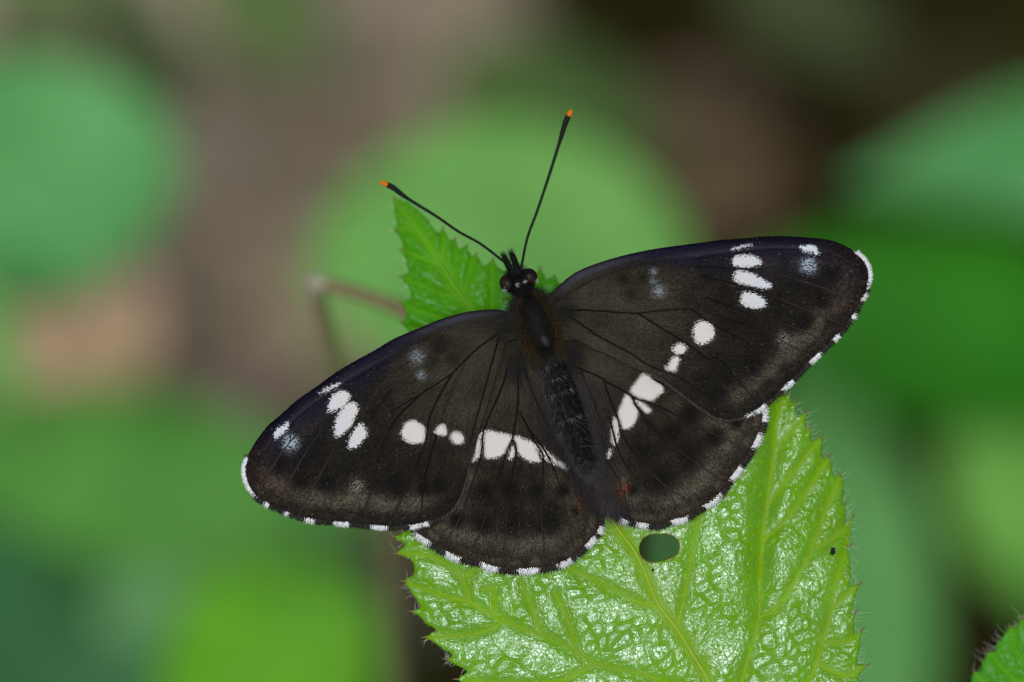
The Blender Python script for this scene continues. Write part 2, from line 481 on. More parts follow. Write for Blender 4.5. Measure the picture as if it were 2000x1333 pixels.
G = 'blurred leaves of the undergrowth'
GREEN_BLUE = (0.080, 0.300, 0.085); GREEN_MID = (0.112, 0.330, 0.062); GREEN_DEEP = (0.016, 0.150, 0.002); GREEN_TEAL = (0.024, 0.120, 0.036)
BG = [
    ('green_leaf', 'dim green blurred leaf seen through the hole in the bramble leaf', (1180, 930), (1420, 1240), 120, -0.14, -0.13, (0.060, 0.185, 0.050), dict(peak=0.5, full=0.6)),
    ('broad_leaf', 'large round bluish green blurred leaf beyond the pale withered leaf', (-330, 420), (345, 300), 245, -0.165, -0.155, GREEN_BLUE, dict(peak=0.55, full=0.55)),
    ('broad_leaf', 'wide light green blurred leaf behind the antennae and bramble tip', (600, 520), (1345, 480), 270, -0.155, -0.150, GREEN_MID, dict(peak=0.5, full=0.60)),
    ('pointed_leaf', 'pointed bluish green blurred leaf beyond the butterfly\'s right wing tip', (2440, 230), (1650, 360), 135, -0.185, -0.165, (0.072, 0.270, 0.080), dict(peak=0.42, full=1.0)),
    ('deep_green_leaf', 'deep saturated green blurred leaf below the right wing tip', (2300, 690), (1450, 560), 210, -0.200, -0.185, GREEN_DEEP, dict(peak=0.5, full=0.7)),  # the blade itself is this deep green
    ('long_leaf', 'bluish green blurred leaf running down beside the toothed edge of the big bramble leaf', (1545, 700), (1780, 1500), 160, -0.20, -0.20, (0.07, 0.25, 0.055), dict(peak=0.45, full=0.7)),
    ('yellow_green_leaf', 'light yellowish green blurred leaf across a dark gap from the long one', (2260, 1180), (1860, 860), 165, -0.23, -0.22, (0.11, 0.33, 0.05), dict(peak=0.5, full=0.6)),
    ('spreading_leaf', 'mid green blurred leaf spreading below the left wing tip', (-160, 860), (720, 1010), 170, -0.19, -0.18, (0.064, 0.24, 0.032), dict(peak=0.5, full=0.6)),
    ('fallen_over_leaf', 'greyish green blurred leaf just above the bright yellow green one', (760, 900), (200, 1230), 170, -0.20, -0.19, (0.075, 0.23, 0.07), dict(peak=0.5, full=0.7)),
    ('bright_leaf', 'bright yellow green round blurred leaf next to bare dark soil', (330, 1480), (700, 1150), 210, -0.135, -0.130, (0.075, 0.280, 0.006), dict(peak=0.55, full=0.55)),
    ('teal_leaf', 'dark teal green blurred leaf beside the bright yellow green one', (-200, 1050), (330, 1400), 260, -0.22, -0.21, GREEN_TEAL, dict(peak=0.5, full=0.6)),
    ('moss_leaf', 'dull olive green blurred leaf over brown litter beyond the round bluish one', (400, -90), (640, 120), 110, -0.26, -0.26, (0.085, 0.150, 0.035), dict(peak=0.5, full=0.7)),
    ('dim_leaf', 'dim green blurred leaf beyond the orange tip of the upright antenna', (870, 120), (1290, 290), 130, -0.26, -0.26, (0.040, 0.095, 0.012), dict(peak=0.5, full=0.6)),
    ('small_leaf', 'small dull green blurred leaf behind the large round bluish one', (-60, -60), (230, 30), 70, -0.26, -0.26, (0.09, 0.16, 0.05), dict(peak=0.5, full=0.7)),
    ('slim_leaf', 'slim light green blurred leaf beside the pale withered leaf', (-120, 480), (40, 800), 60, -0.13, -0.13, (0.085, 0.265, 0.045), dict(peak=0.5, full=0.7)),
    ('dark_leaf', 'dark olive green blurred leaf between the round bluish leaf and the litter', (190, -80), (350, 230), 75, -0.23, -0.23, (0.020, 0.052, 0.004), dict(peak=0.5, full=0.7)),
    ('olive_leaf', 'dark olive blurred leaf on bare soil beyond the pointed leaf', (1420, -80), (1750, 110), 110, -0.26, -0.26, (0.030, 0.052, 0.008), dict(peak=0.5, full=0.7)),
]
for nm, lab, b_, t_, h_, z0, z1, col, kw in BG:
    rounded_leaf(nm, lab, b_, t_, h_, z0, z1, col, group=G, **kw)

def dead_leaf(label, px, py, L, col, rz, seed):
    g = ground_hit(px, py)
    v, f = curled_leaf(L, L * 0.62, seed, 15, 9)
    o = link_mesh('dead_leaf', v, f, M_LITTER, attrs={'tint': np.tile(np.array((*col, 1)), (len(v), 1))})
    o.location = (g.x, g.y, 0.045); o.rotation_euler = (0.25, 0.1, rz)
    o['label'] = label; o['category'] = 'dead leaf'
rounded_leaf('withered_leaf', 'pale pinkish brown withered leaf among green blurred leaves', (-30, 850), (290, 560), 150, -0.20, -0.19, (0.60, 0.42, 0.28), cat='dead leaf', full=0.7)
dead_leaf('pinkish taupe dead leaf lying above the right wing', 1365, 400, 0.026, (0.22, 0.155, 0.10), 2.4, 9)

# the bent dry stalk behind the left wing
def dry_stalk():
    z = -0.032
    a = spline(Pa([(840, 628), (760, 595), (690, 570), (625, 552)], z), 8)
    b = spline(Pa([(618, 552), (632, 620), (655, 700), (690, 790), (740, 900)], np.linspace(z, z - 0.02, 5)), 8)
    root = thing('bent_stalk', b[-1], 'thin brown dry stalk bent over behind the left wing', 'stalk')
    m1 = plain('dry_stalk_brown', (0.21, 0.165, 0.085), 0.6, 0.3, 0.4, 500); m2 = plain('dry_stalk_olive', (0.21, 0.22, 0.10), 0.6, 0.3, 0.3, 400)
    tube_obj('bent_tip', a, np.linspace(0.0009, 0.0007, len(a)), m1, root, 8)
    g = INV @ Vector((to_world(b[-1]).x, to_world(b[-1]).y + 0.01, 0))
    b = np.vstack((b, spline(np.array([b[-1], (b[-1] + np.array(g)) / 2, np.array(g)]), 6)[1:]))
    tube_obj('stem', b, np.linspace(0.0008, 0.0012, len(b)), m2, root, 8)
    kn = spline(np.array([a[-2], P(617, 547, z), b[0], b[2]]), 5)
    tube_obj('knuckle', kn, np.linspace(0.0008, 0.0009, len(kn)), plain('dry_stalk_grey', (0.34, 0.36, 0.25), 0.6, 0.3), root, 8)
dry_stalk()

# ------------------------------------------------------------------ bramble leaves
def saw_leaf(name, label, outline, tips, veins, midrib, zfun, step, mat, rib_mat, holes=(), relief=1.0, hair=1, seed=1, stalk_to=None, rib_r=(0.00015, 0.00007), bristle=1.0):
    """toothed bramble leaf: blade with quilted relief, midrib, veins, tooth tips and hairs"""
    outline = np.asarray(outline, float)
    q, f = sheet(outline, step, holes)
    lines = [spline(v, 6) for v in veins]; mid = spline(midrib, 8)
    dv = line_dist(q, lines); dm = line_dist(q, [mid]); d = np.minimum(dv, dm * 0.75)
    edge = np.abs(seg_dist(q, outline, np.roll(outline, -1, 0))[0])
    # blocks between the veins: stretched across the way to the nearest vein, so they read as rungs of a ladder
    warp = q + 15 * np.stack((vnoise(q, 46, seed) - 0.5, vnoise(q, 46, seed + 3) - 0.5), 1) + 6 * np.stack((vnoise(q, 15, seed + 1) - 0.5, vnoise(q, 15, seed + 4) - 0.5), 1)
    tw = math.radians(-28); rot = warp @ np.array(((math.cos(tw), -math.sin(tw)), (math.sin(tw), math.cos(tw))))
    f1, f2 = worley(rot * np.array((1.0, 1.5)), 33, seed); g1, g2 = worley(warp, 11.5, seed + 5)
    open1 = 0.25 + 0.75 * smoothstep(vnoise(q, 34, seed + 21) * 2.2 - 0.5)
    open2 = smoothstep(vnoise(q, 20, seed + 31) * 2.4 - 0.6)
    pillow = 1 - np.exp(-(d / 12.0) ** 1.7)
    c1 = smoothstep((f2 - f1) / 0.30); c2 = smoothstep((g2 - g1) / 0.26)
    pit = np.exp(-(g1 / 0.16) ** 2) * (vnoise(q, 13, seed + 41) > 0.55)
    z = zfun(q) + relief * (0.00020 * pillow + 0.00008 * (c1 * open1 - open1) * pillow + 0.000045 * (c2 - 1) * open2 * np.minimum(1, d / 8) - 0.00006 * pit * pillow)
    z += relief * (0.00016 * (vnoise(q, 70, seed + 9) - 0.5) + 0.00006 * (vnoise(q, 24, seed + 10) - 0.5) + 0.000018 * (vnoise(q, 9, seed + 11) - 0.5))
    z -= 0.0002 * np.exp(-edge / 6)
    rib = np.clip(0.6 * np.exp(-(dv / 2.6) ** 2) + 0.8 * np.exp(-(dm / 6) ** 2) + 0.22 * np.exp(-dv / 9) + 0.45 * np.exp(-dm / 20) + 0.15 * open1 * np.exp(-((f2 - f1) / 0.08) ** 2), 0, 1)
    dull = np.clip(np.maximum(np.maximum(1.1 * np.exp(-(dv / 5.5) ** 1.5), 1.1 * np.exp(-(dm / 13) ** 1.5)), np.maximum(open1 * np.exp(-((f2 - f1) / 0.13) ** 2), np.maximum(0.8 * open2 * np.exp(-((g2 - g1) / 0.10) ** 2), pit))) + 0.35 * (vnoise(q, 26, seed + 51) - 0.5), 0, 0.96)
    tp = np.array(tips)
    dt = np.min(np.hypot(q[:, None, 0] - tp[None, :, 0], q[:, None, 1] - tp[None, :, 1]), 1)
    rust = np.clip(np.exp(-(dt / 3.0) ** 2), 0, 1)
    hole_rust = np.zeros(len(q))
    for h in holes:
        hole_rust = np.maximum(hole_rust, 0.75 * np.exp(-(seg_dist(q, h, np.roll(h, -1, 0))[0] / 4.0) ** 2) * (vnoise(q, 14, 4) > 0.35))
    root = thing(name, P(*midrib[0], float(zfun(np.array([midrib[0]]))[0])), label, 'leaf')
    bl = link_mesh('blade', Pa(q, z), f, mat, root, attrs={'rib': rib, 'rust': np.maximum(rust, hole_rust), 'dull': dull})
    # face the camera, then give the blade its thickness
    bl.data.flip_normals() if bl.data.polygons[0].normal.z < 0 else None
    sol = bl.modifiers.new('thickness', 'SOLIDIFY'); sol.thickness = 0.00022; sol.offset = -1
    def on(pts):
        return Pa(pts, zfun(pts) + 0.00001)
    tube_obj('midrib', on(mid), np.linspace(rib_r[0] * 1.6, rib_r[0], len(mid)), rib_mat, root, 8)
    for l in lines:
        l = l + 0.6 * np.stack((vnoise(l, 9, 3) - 0.5, vnoise(l, 9, 8) - 0.5), 1)
        tube_obj('vein', on(l), np.linspace(rib_r[1], rib_r[1] * 0.4, len(l)), rib_mat, root, 6)
    # brown bristle at each tooth
    cen = outline.mean(0)
    for t in tips:
        i = int(np.argmin(np.hypot(*(outline - t).T)))
        a, b = outline[i - 3], outline[(i + 3) % len(outline)]
        dirn = np.asarray(t) - (a + b) / 2; dirn = dirn / (np.hypot(*dirn) + 1e-9)
        p = np.array([t - dirn * 5, t, t + dirn * 4 * bristle, t + dirn * 8 * bristle])
        tube_obj('tooth_tip', Pa(p, zfun(p) + np.array((0.0, 0.00004, 0.00012, 0.00025))), np.array((0.00010, 0.00009, 0.00006, 0.00001)), M_SPINE, root, 6)
    # hairs along the margin and short ones over the blade
    rng = np.random.default_rng(seed)
    if hair:
        i = rng.integers(0, len(outline), int(hair * 260)); j = (i + 1) % len(outline)
        s = rng.random(len(i))[:, None]; p0 = outline[i] * (1 - s) + outline[j] * s
        tan = outline[j] - outline[i]; nn = np.stack((tan[:, 1], -tan[:, 0]), 1); nn /= np.linalg.norm(nn, axis=1, keepdims=True) + 1e-9
        sign = np.where(inside(p0 + nn * 3, outline), -1, 1)[:, None]; nn = nn * sign + rng.normal(size=nn.shape) * 0.45 + np.array((0, -0.35))
        Lh = rng.uniform(6, 19, len(i))[:, None]
        b0 = Pa(p0, zfun(p0)); k = PX
        d3 = np.concatenate((nn * np.array((1, -1)), rng.uniform(0.0, 0.5, (len(i), 1))), 1) * Lh * k
        bend = rng.normal(size=d3.shape) * 0.12 * Lh * k
        v, ff = tubes(np.stack((b0, b0 + 0.5 * d3 + bend, b0 + d3), 1), np.array((1.5e-5, 1.2e-5, 4e-6)), 3)
        o = link_mesh('margin_hairs', v, ff, M_LHAIR, root); o['kind'] = 'stuff'
        m = rng.choice(len(q), int(hair * 420)); b0 = Pa(q[m], z[m])
        d3 = np.stack((rng.normal(size=len(m)) * 0.5 - 0.3, rng.normal(size=len(m)) * 0.5 + 0.3, rng.uniform(0.2, 0.6, len(m))), 1)
        Lh = rng.uniform(2, 9, len(m))[:, None] * PX
        v, ff = tubes(np.stack((b0, b0 + 0.5 * d3 * Lh, b0 + d3 * Lh), 1), np.array((1.4e-5, 1.0e-5, 3e-6)), 3)
        o = link_mesh('blade_hairs', v, ff, M_LHAIR, root); o['kind'] = 'stuff'
    if stalk_to is not None:
        p0 = P(*midrib[0], float(zfun(np.array([midrib[0]]))[0]))
        ps = [p0] + [P(*s) for s in stalk_to]
        g = Vector(to_world(ps[-1])); g.z = 0; g.y += 0.015
        ps.append(np.array(INV @ g))
        pth = spline(np.array(ps), 8)
        tube_obj('stalk', pth, np.linspace(0.0005, 0.0012, len(pth)), M_STEM, root, 8)
    return root

def jag(poly, per=3, seed=0, amp=0.8):
    """subdivide an outline and roughen it a little"""
    p = np.asarray(poly, float); q = np.roll(p, -1, 0); rng = np.random.default_rng(seed); out = []
    for a, b in zip(p, q):
        n = max(1, int(np.hypot(*(b - a)) / 5))
        for i in range(n):
            t = i / n; c = a * (1 - t) + b * t
            d = b - a; nn = np.array((d[1], -d[0])) / (np.hypot(*d) + 1e-9)
            out.append(c + (nn * rng.normal() * amp if i else 0))
    return np.array(out)

# --- the big leaf the butterfly sits on
R_TIPS = [(1695, 1299), (1685, 1230), (1673, 1195), (1680, 1140), (1662, 1065), (1666, 1010), (1655, 977), (1642, 926), (1620, 890), (1605, 853), (1583, 835), (1576, 805), (1553, 779), (1540, 768)]
L_TIPS = [(767, 1048), (772, 1081), (788, 1135), (802, 1194), (829, 1245), (870, 1288), (891, 1327)]
BIG = [(767, 1048), (792, 1064), (786, 1070), (772, 1081), (790, 1087), (806, 1099), (809, 1112), (806, 1124), (788, 1135), (797, 1149), (812, 1171), (824, 1186), (802, 1194), (821, 1206), (834, 1221),
       (853, 1231), (829, 1245), (847, 1255), (866, 1269), (884, 1281), (870, 1288), (882, 1295), (898, 1303), (914, 1312), (891, 1327), (905, 1337), (930, 1352), (908, 1368), (950, 1392), (940, 1412), (1010, 1450), (1000, 1470), (1090, 1505),
       (1210, 1545), (1330, 1572), (1430, 1585), (1520, 1560), (1600, 1510), (1650, 1470), (1690, 1420), (1704, 1372), (1684, 1372), (1682, 1340),
       (1676, 1321), (1695, 1299), (1673, 1298), (1679, 1268), (1681, 1245), (1685, 1230), (1669, 1240), (1668, 1214), (1673, 1195), (1660, 1204), (1671, 1160), (1680, 1140), (1661, 1144), (1660, 1108), (1657, 1080), (1662, 1065), (1654, 1078),
       (1661, 1046), (1666, 1010), (1650, 1028), (1652, 998), (1655, 977), (1645, 988), (1648, 945), (1642, 926), (1627, 929), (1624, 910), (1620, 890), (1605, 898), (1606, 868), (1605, 853), (1584, 862), (1585, 848), (1583, 835), (1574, 842), (1573, 820), (1576, 805), (1554, 815),
       (1555, 795), (1553, 779), (1545, 788), (1540, 768), (1526, 774), (1480, 752), (1400, 705), (1300, 665), (1200, 650), (1120, 720), (1040, 800), (950, 900), (860, 985), (800, 1036)]
BIG = jag(BIG, seed=3)
MID = [(1435, 1575), (1415, 1440), (1390, 1345), (1351, 1276), (1320, 1226), (1284, 1178), (1256, 1111), (1236, 1072), (1208, 1035), (1180, 985), (1150, 900), (1160, 760)]
VEINS = [
    [(1323, 1223), (1332, 1185), (1340, 1150), (1347, 1108), (1354, 1066), (1365, 1016), (1378, 960), (1400, 860), (1420, 740)],
    [(1430, 1440), (1449, 1332), (1477, 1234), (1483, 1206), (1483, 1156), (1488, 1058), (1497, 990), (1506, 925), (1513, 875), (1516, 825), (1528, 776)],
    [(1483, 1206), (1516, 1189), (1558, 1125), (1586, 1072), (1603, 1024), (1614, 992), (1639, 938)],
    [(1440, 1500), (1520, 1430), (1578, 1332), (1595, 1296), (1606, 1254), (1623, 1192), (1625, 1156), (1642, 1108), (1664, 1020)],
    [(1497, 990), (1537, 938), (1578, 888), (1603, 858)], [(1513, 875), (1540, 850), (1572, 815)], [(1488, 1058), (1530, 1020), (1575, 960), (1618, 895)],
    [(1623, 1192), (1650, 1165), (1676, 1143)], [(1606, 1254), (1650, 1255), (1682, 1233)], [(1595, 1296), (1650, 1320), (1690, 1302)], [(1586, 1072), (1630, 1050), (1662, 1015)],
    [(1281, 1187), (1239, 1173), (1200, 1153), (1150, 1128), (1107, 1107), (1050, 1060), (1000, 1020), (930, 960)],
    [(1392, 1350), (1306, 1333), (1260, 1319), (1165, 1295), (1096, 1258), (1014, 1226), (967, 1205), (916, 1176), (879, 1168), (800, 1141)],
    [(916, 1176), (909, 1150), (906, 1130), (925, 1115)], [(909, 1140), (880, 1105), (830, 1085), (780, 1082)], [(985, 1213), (945, 1234), (885, 1243), (835, 1246)], [(967, 1205), (966, 1175), (963, 1150), (945, 1152)],
    [(1165, 1295), (1131, 1314), (1094, 1330), (1010, 1336), (910, 1330)], [(1410, 1420), (1330, 1400), (1230, 1390), (1100, 1400), (960, 1400)], [(1060, 1243), (1040, 1190), (1020, 1140)], [(1130, 1278), (1110, 1215), (1085, 1160)],
    [(1208, 1035), (1150, 1020), (1060, 950)], [(1425, 1500), (1330, 1480), (1200, 1480), (1060, 1470)]]
hole = [(1247 + 0, 1072), (1252, 1055), (1268, 1045), (1290, 1043), (1312, 1046), (1323, 1054), (1327, 1068), (1322, 1082), (1308, 1092), (1288, 1098), (1266, 1098), (1252, 1088)]
def z_big(q):
    x, y = (q[:, 0] - 1250) / 450.0, (q[:, 1] - 1100) / 300.0
    z = -0.0023 + 0.0005 * y - 0.0005 * np.maximum(0, -x) ** 2 - 0.0002 * np.maximum(0, x) ** 2
    # the strong fold along the second right-hand vein
    xv = np.interp(q[:, 1], [776, 875, 990, 1058, 1206, 1332, 1440], [1528, 1513, 1497, 1488, 1483, 1449, 1430])
    s = q[:, 0] - xv
    fade = np.clip((1260 - q[:, 1]) / 200, 0.1, 1)
    z -= fade * 0.0007 * np.exp(-(s / 26) ** 2)
    z -= np.maximum(0, s) * PX * (0.01 + 0.19 * np.clip((1130 - q[:, 1]) / 200, 0, 1))
    return z
saw_leaf('bramble_leaf', 'bright glossy bramble leaf with a hole and toothed edge carrying the butterfly', BIG, R_TIPS + L_TIPS, VEINS, MID, z_big, 2.3, M_LEAF, M_RIB,
         holes=[jag(smooth_closed(hole, 1), amp=1.5)], relief=1.0, hair=1.6, seed=2, stalk_to=[(1450, 1680, -0.006), (1500, 1800, -0.03)])

# --- the darker leaf behind the head
LEAF2 = [(769, 386), (801, 398), (822, 416), (836, 431), (846, 446), (855, 456), (866, 446), (873, 460), (880, 471), (889, 465), (893, 478), (897, 487), (912, 479), (915, 492), (922, 502), (931, 495), (938, 510), (945, 521),
         (963, 505), (970, 520), (985, 530), (1002, 520), (1015, 535), (1030, 530), (1042, 540), (1056, 522), (1062, 535), (1068, 546), (1084, 538), (1090, 548), (1097, 562), (1150, 610), (1190, 680), (1150, 790), (1040, 840), (920, 800), (840, 720), (808, 668),
         (796, 646), (783, 631), (796, 621), (789, 600), (780, 591), (805, 581), (796, 557), (780, 541), (799, 532), (794, 508), (781, 489), (788, 480), (783, 468), (771, 452), (776, 440), (770, 415)]
LEAF2 = jag(LEAF2, seed=5, amp=0.6)
TIPS2 = [(836, 431), (866, 446), (889, 465), (912, 479), (931, 495), (963, 505), (1056, 522), (1084, 538), (783, 631), (780, 591), (780, 541), (781, 489), (771, 452), (769, 386)]
MID2 = [(1080, 815), (1020, 730), (960, 650), (905, 585), (862, 520), (820, 455), (775, 395)]
VEINS2 = [[(905, 585), (860, 572), (788, 545)], [(960, 650), (900, 635), (830, 612), (785, 594)], [(905, 585), (915, 540), (930, 500)], [(862, 520), (866, 480), (867, 450)], [(862, 520), (825, 505), (785, 490)], [(960, 650), (962, 570), (962, 512)],
          [(1010, 715), (1030, 620), (1056, 530)], [(820, 455), (800, 450), (775, 445)], [(985, 680), (900, 680), (800, 640)], [(885, 555), (890, 510), (890, 470)]]
def z_two(q):
    x = (q[:, 0] - 900) / 150.0; y = (q[:, 1] - 560) / 150.0
    return -0.0056 - 0.0006 * x * x - 0.0012 * np.maximum(0, -y) - 0.0006 * np.maximum(0, y)
saw_leaf('bramble_leaf', 'deeper green bramble leaf tip standing out behind the butterfly\'s head', LEAF2, TIPS2, VEINS2, MID2, z_two, 3.0, M_LEAF2, M_RIB2, relief=2.4, hair=0.25, seed=9, bristle=0.4, stalk_to=[(1150, 950, -0.012), (1250, 1100, -0.04)], rib_r=(0.00016, 0.00009))

# --- the leaf at the lower right corner
LEAF3 = [(1893, 1345), (1898, 1325), (1900, 1310), (1912, 1313), (1919, 1293), (1931, 1271), (1941, 1276), (1948, 1256), (1960, 1240), (1972, 1222), (1982, 1227), (1997, 1206), (2010, 1212), (2030, 1180), (2045, 1190), (2090, 1165), (2150, 1210), (2180, 1300), (2160, 1420), (2090, 1500), (1990, 1500), (1920, 1440), (1885, 1390), (1897, 1375)]
LEAF3 = jag(LEAF3, seed=8, amp=0.6)
TIPS3 = [(1900, 1310), (1931, 1271), (1972, 1222), (1997, 1206), (2030, 1180)]
MID3 = [(2130, 1480), (2080, 1390), (2040, 1290), (2050, 1180)]
VEINS3 = [[(2090, 1410), (2030, 1330), (1985, 1270), (1973, 1226)], [(2030, 1330), (1985, 1330), (1935, 1280)], [(2080, 1390), (1990, 1380), (1903, 1318)], [(2050, 1320), (2020, 1250), (1998, 1210)], [(2110, 1450), (2010, 1440), (1900, 1390)]]
def z_three(q):
    return -0.0062 + 0.00001 * (q[:, 0] - 1950) * 0.5
saw_leaf('bramble_leaf', 'small toothed piece of bramble leaf with droplet hairs, apart from the butterfly', LEAF3, TIPS3, VEINS3, MID3, z_three, 3.0, M_LEAF2, M_RIB2, relief=1.6, hair=0.8, seed=12, bristle=0.4, stalk_to=[(2200, 1600, -0.012), (2240, 1700, -0.04)], rib_r=(0.00018, 0.0001))

# specks of dirt on the big leaf
def speck(px, py, r, label, seed):
    rng = np.random.default_rng(seed); n, m = 10, 8
    th = np.linspace(0, math.pi, m); ph = np.arange(n) / n * 2 * math.pi
    rr = r * PX * (1 + 0.25 * rng.normal(size=(m, n)))
    rr[0] = rr[0, 0]; rr[-1] = rr[-1, 0]
    c = P(px, py, float(z_big(np.array([(px, py)], float))[0]) + 0.0005 + r * PX * 0.3)
    v = np.stack((rr * np.sin(th)[:, None] * np.cos(ph) * 0.75, rr * np.sin(th)[:, None] * np.sin(ph) * 1.2, rr * np.cos(th)[:, None] + 0 * ph), -1).reshape(-1, 3)
    i = np.arange(m * n).reshape(m, n); nx = np.roll(i, -1, 1)
    f = np.stack((i[:-1], i[1:], nx[1:], nx[:-1]), -1).reshape(-1, 4)
    o = link_mesh('dirt_speck', v, f, M_SPECK); o.matrix_world = STAGE @ Matrix.Translation(Vector(c))
    o['label'] = label; o['category'] = 'speck'; o['group'] = 'specks on the leaf'
speck(1627, 1077, 6.0, 'dark oval speck of dirt near the toothed right edge of the glossy leaf', 3)
speck(1275, 1114, 2.6, 'tiny dark speck of dirt just below the hole in the leaf', 4)

# ------------------------------------------------------------------ the butterfly
BUTTER = thing('butterfly', P(1060, 690, -0.0022), 'dark brown butterfly with white spots and bands, wings spread on the bramble leaf', 'butterfly')

# --- outlines and markings, in photo pixels
LF = np.vstack((np.array([(1025, 660), (1030, 640), (1005, 618), (986, 608), (972, 605), (940, 606), (900, 612), (860, 624)]),
     Z1([(1111, 145), (920, 225), (810, 290), (700, 350), (600, 410), (490, 490), (390, 560), (300, 640), (230, 700), (165, 785), (122, 860), (100, 915), (100, 965), (118, 1025), (160, 1085), (220, 1125), (300, 1162), (400, 1200), (500, 1220), (640, 1232), (760, 1245), (900, 1255), (1000, 1247)]),
     Z2([(100, 1044), (190, 1022), (265, 992), (315, 944), (345, 885), (364, 800), (384, 730), (414, 640), (436, 560), (486, 400), (530, 250), (560, 160)])))
LH = np.vstack((np.array([(1030, 660), (1055, 700), (1055, 745), (1075, 800), (1098, 855), (1130, 912), (1164, 955), (1177, 985)]),
     Z2([(1000, 1005), (1003, 1050), (955, 1110), (895, 1170), (838, 1208), (760, 1236), (660, 1246), (580, 1250), (505, 1240), (425, 1212), (345, 1196), (268, 1165), (210, 1132), (160, 1098), (122, 1068)]),
     np.array([(822, 1018), (850, 960), (880, 880), (920, 780), (955, 700), (985, 655)])))
RF = np.vstack((np.array([(1070, 672), (1050, 610), (1066, 584)]), Z4([(65, 485), (155, 403), (253, 333), (402, 273), (552, 228), (721, 188), (901, 158), (1101, 133), (1301, 108)]),
     Z5([(333, 85), (400, 76), (560, 71), (700, 78), (845, 92), (940, 120), (1025, 166), (1083, 208), (1120, 265), (1133, 320), (1128, 378), (1106, 445), (1068, 512), (1024, 600), (965, 678), (887, 757), (816, 828), (727, 912), (638, 1006), (548, 1086), (470, 1155), (392, 1215), (325, 1245), (230, 1268), (135, 1258), (70, 1222)]),
     Z3([(1120, 350), (1000, 258), (900, 188), (800, 123)]), Z4([(640, 1025), (500, 950), (350, 885), (215, 830)])))
RH = np.vstack((np.array([(1070, 650), (1180, 680), (1290, 725), (1400, 770)]),
     Z3([(1560, 345), (1600, 385), (1602, 450), (1583, 525), (1523, 645), (1483, 722), (1423, 800), (1355, 890), (1295, 978), (1228, 1036), (1150, 1086), (1042, 1155), (925, 1186), (848, 1214), (752, 1209), (655, 1194), (578, 1174), (508, 1126), (440, 1068), (388, 990), (355, 880), (340, 780)]),
     np.array([(1135, 850), (1115, 780), (1090, 715)])))

W_LF = [Z1(p) for p in ([(555, 618), (575, 545), (628, 510), (672, 528), (672, 560), (640, 595), (580, 622)], [(590, 735), (602, 660), (640, 600), (690, 570), (718, 595), (712, 640), (680, 700), (630, 750), (594, 757)],
        [(668, 815), (682, 752), (730, 690), (766, 725), (762, 760), (720, 808), (692, 825)], [(510, 522), (560, 490), (620, 468), (625, 474), (575, 502), (530, 520)],
        [(268, 740), (300, 702), (348, 680), (335, 722), (300, 752), (272, 775)], [(955, 750), (970, 695), (1020, 670), (1070, 700), (1085, 745), (1072, 790), (1030, 795), (990, 790)])] + \
       [Z2(p) for p in ([(220, 582), (250, 556), (272, 580), (266, 605), (240, 606), (224, 600)], [(292, 610), (318, 590), (354, 615), (343, 645), (322, 650), (297, 635)])]
F_LF = [(Z1([(1040, 325)])[0], 14, 1), (Z1([(1062, 425)])[0], 9, 1), (Z1([(352, 792)])[0], 13, 2), (Z1([(715, 1030)])[0], 15, 0.75)]
D_LF = [(Z1([p])[0], r) for p, r in (((300, 905), 20), ((415, 990), 20), ((550, 1010), 20), ((920, 1000), 26))] + [(Z2([p])[0], r) for p, r in (((165, 855), 14), ((240, 840), 20), ((240, 180), 18), ((210, 260), 16), ((300, 250), 16))]
W_LH = [Z2(p) for p in ([(395, 722), (402, 680), (425, 612), (443, 592), (441, 650), (428, 705), (400, 732)], [(458, 588), (520, 596), (580, 612), (566, 660), (540, 698), (500, 716), (456, 712), (450, 660)],
        [(565, 716), (576, 674), (589, 658), (595, 700), (583, 720)], [(596, 612), (630, 622), (690, 648), (704, 690), (713, 730), (672, 732), (622, 703), (602, 660)], [(706, 656), (760, 692), (800, 722), (848, 756), (848, 772), (800, 752), (752, 730), (722, 700)])]
D_LH = [(Z2([p])[0], r) for p, r in (((320, 1010), 16), ((445, 1025), 19), ((590, 1010), 21), ((760, 1010), 23), ((455, 870), 16), ((570, 862), 18), ((700, 870), 14), ((820, 870), 14), ((883, 962), 9), ((936, 938), 8))]
W_RF = [Z5(p) for p in ([(235, 232), (260, 200), (350, 195), (400, 215), (425, 245), (390, 268), (310, 278), (240, 262)], [(245, 330), (270, 295), (340, 305), (420, 345), (490, 392), (460, 413), (400, 408), (310, 385), (260, 370)],
        [(290, 490), (300, 450), (340, 435), (420, 465), (457, 515), (400, 542), (330, 533), (295, 515)], [(230, 155), (280, 138), (345, 126), (348, 132), (290, 150)], [(665, 145), (700, 133), (770, 135), (800, 186), (760, 186), (700, 167)])] + \
       [Z4(p) for p in ([(1090, 770), (1110, 710), (1160, 695), (1218, 722), (1242, 790), (1208, 838), (1150, 862), (1105, 843)], [(942, 890), (985, 856), (1036, 880), (1028, 918), (980, 933), (952, 923)], [(882, 1035), (912, 1010), (940, 957), (980, 957), (983, 1000), (958, 1056), (920, 1053)])]
F_RF = [(Z4([(800, 338)])[0], 7, 1.0), (Z4([(842, 478)])[0], 13, 1), (Z4([(800, 410)])[0], 9, 0.7), (Z5([(732, 262)])[0], 13, 2), (Z5([(572, 745)])[0], 14, 0.75)]
D_RF = [(Z5([p])[0], r) for p, r in (((880, 320), 20), ((812, 480), 18), ((700, 620), 20), ((370, 890), 24), ((190, 1000), 16), ((120, 1080), 24), ((40, 1000), 20))] + [(Z4([p])[0], r) for p, r in (((585, 395), 12), ((730, 380), 12), ((640, 500), 14))]
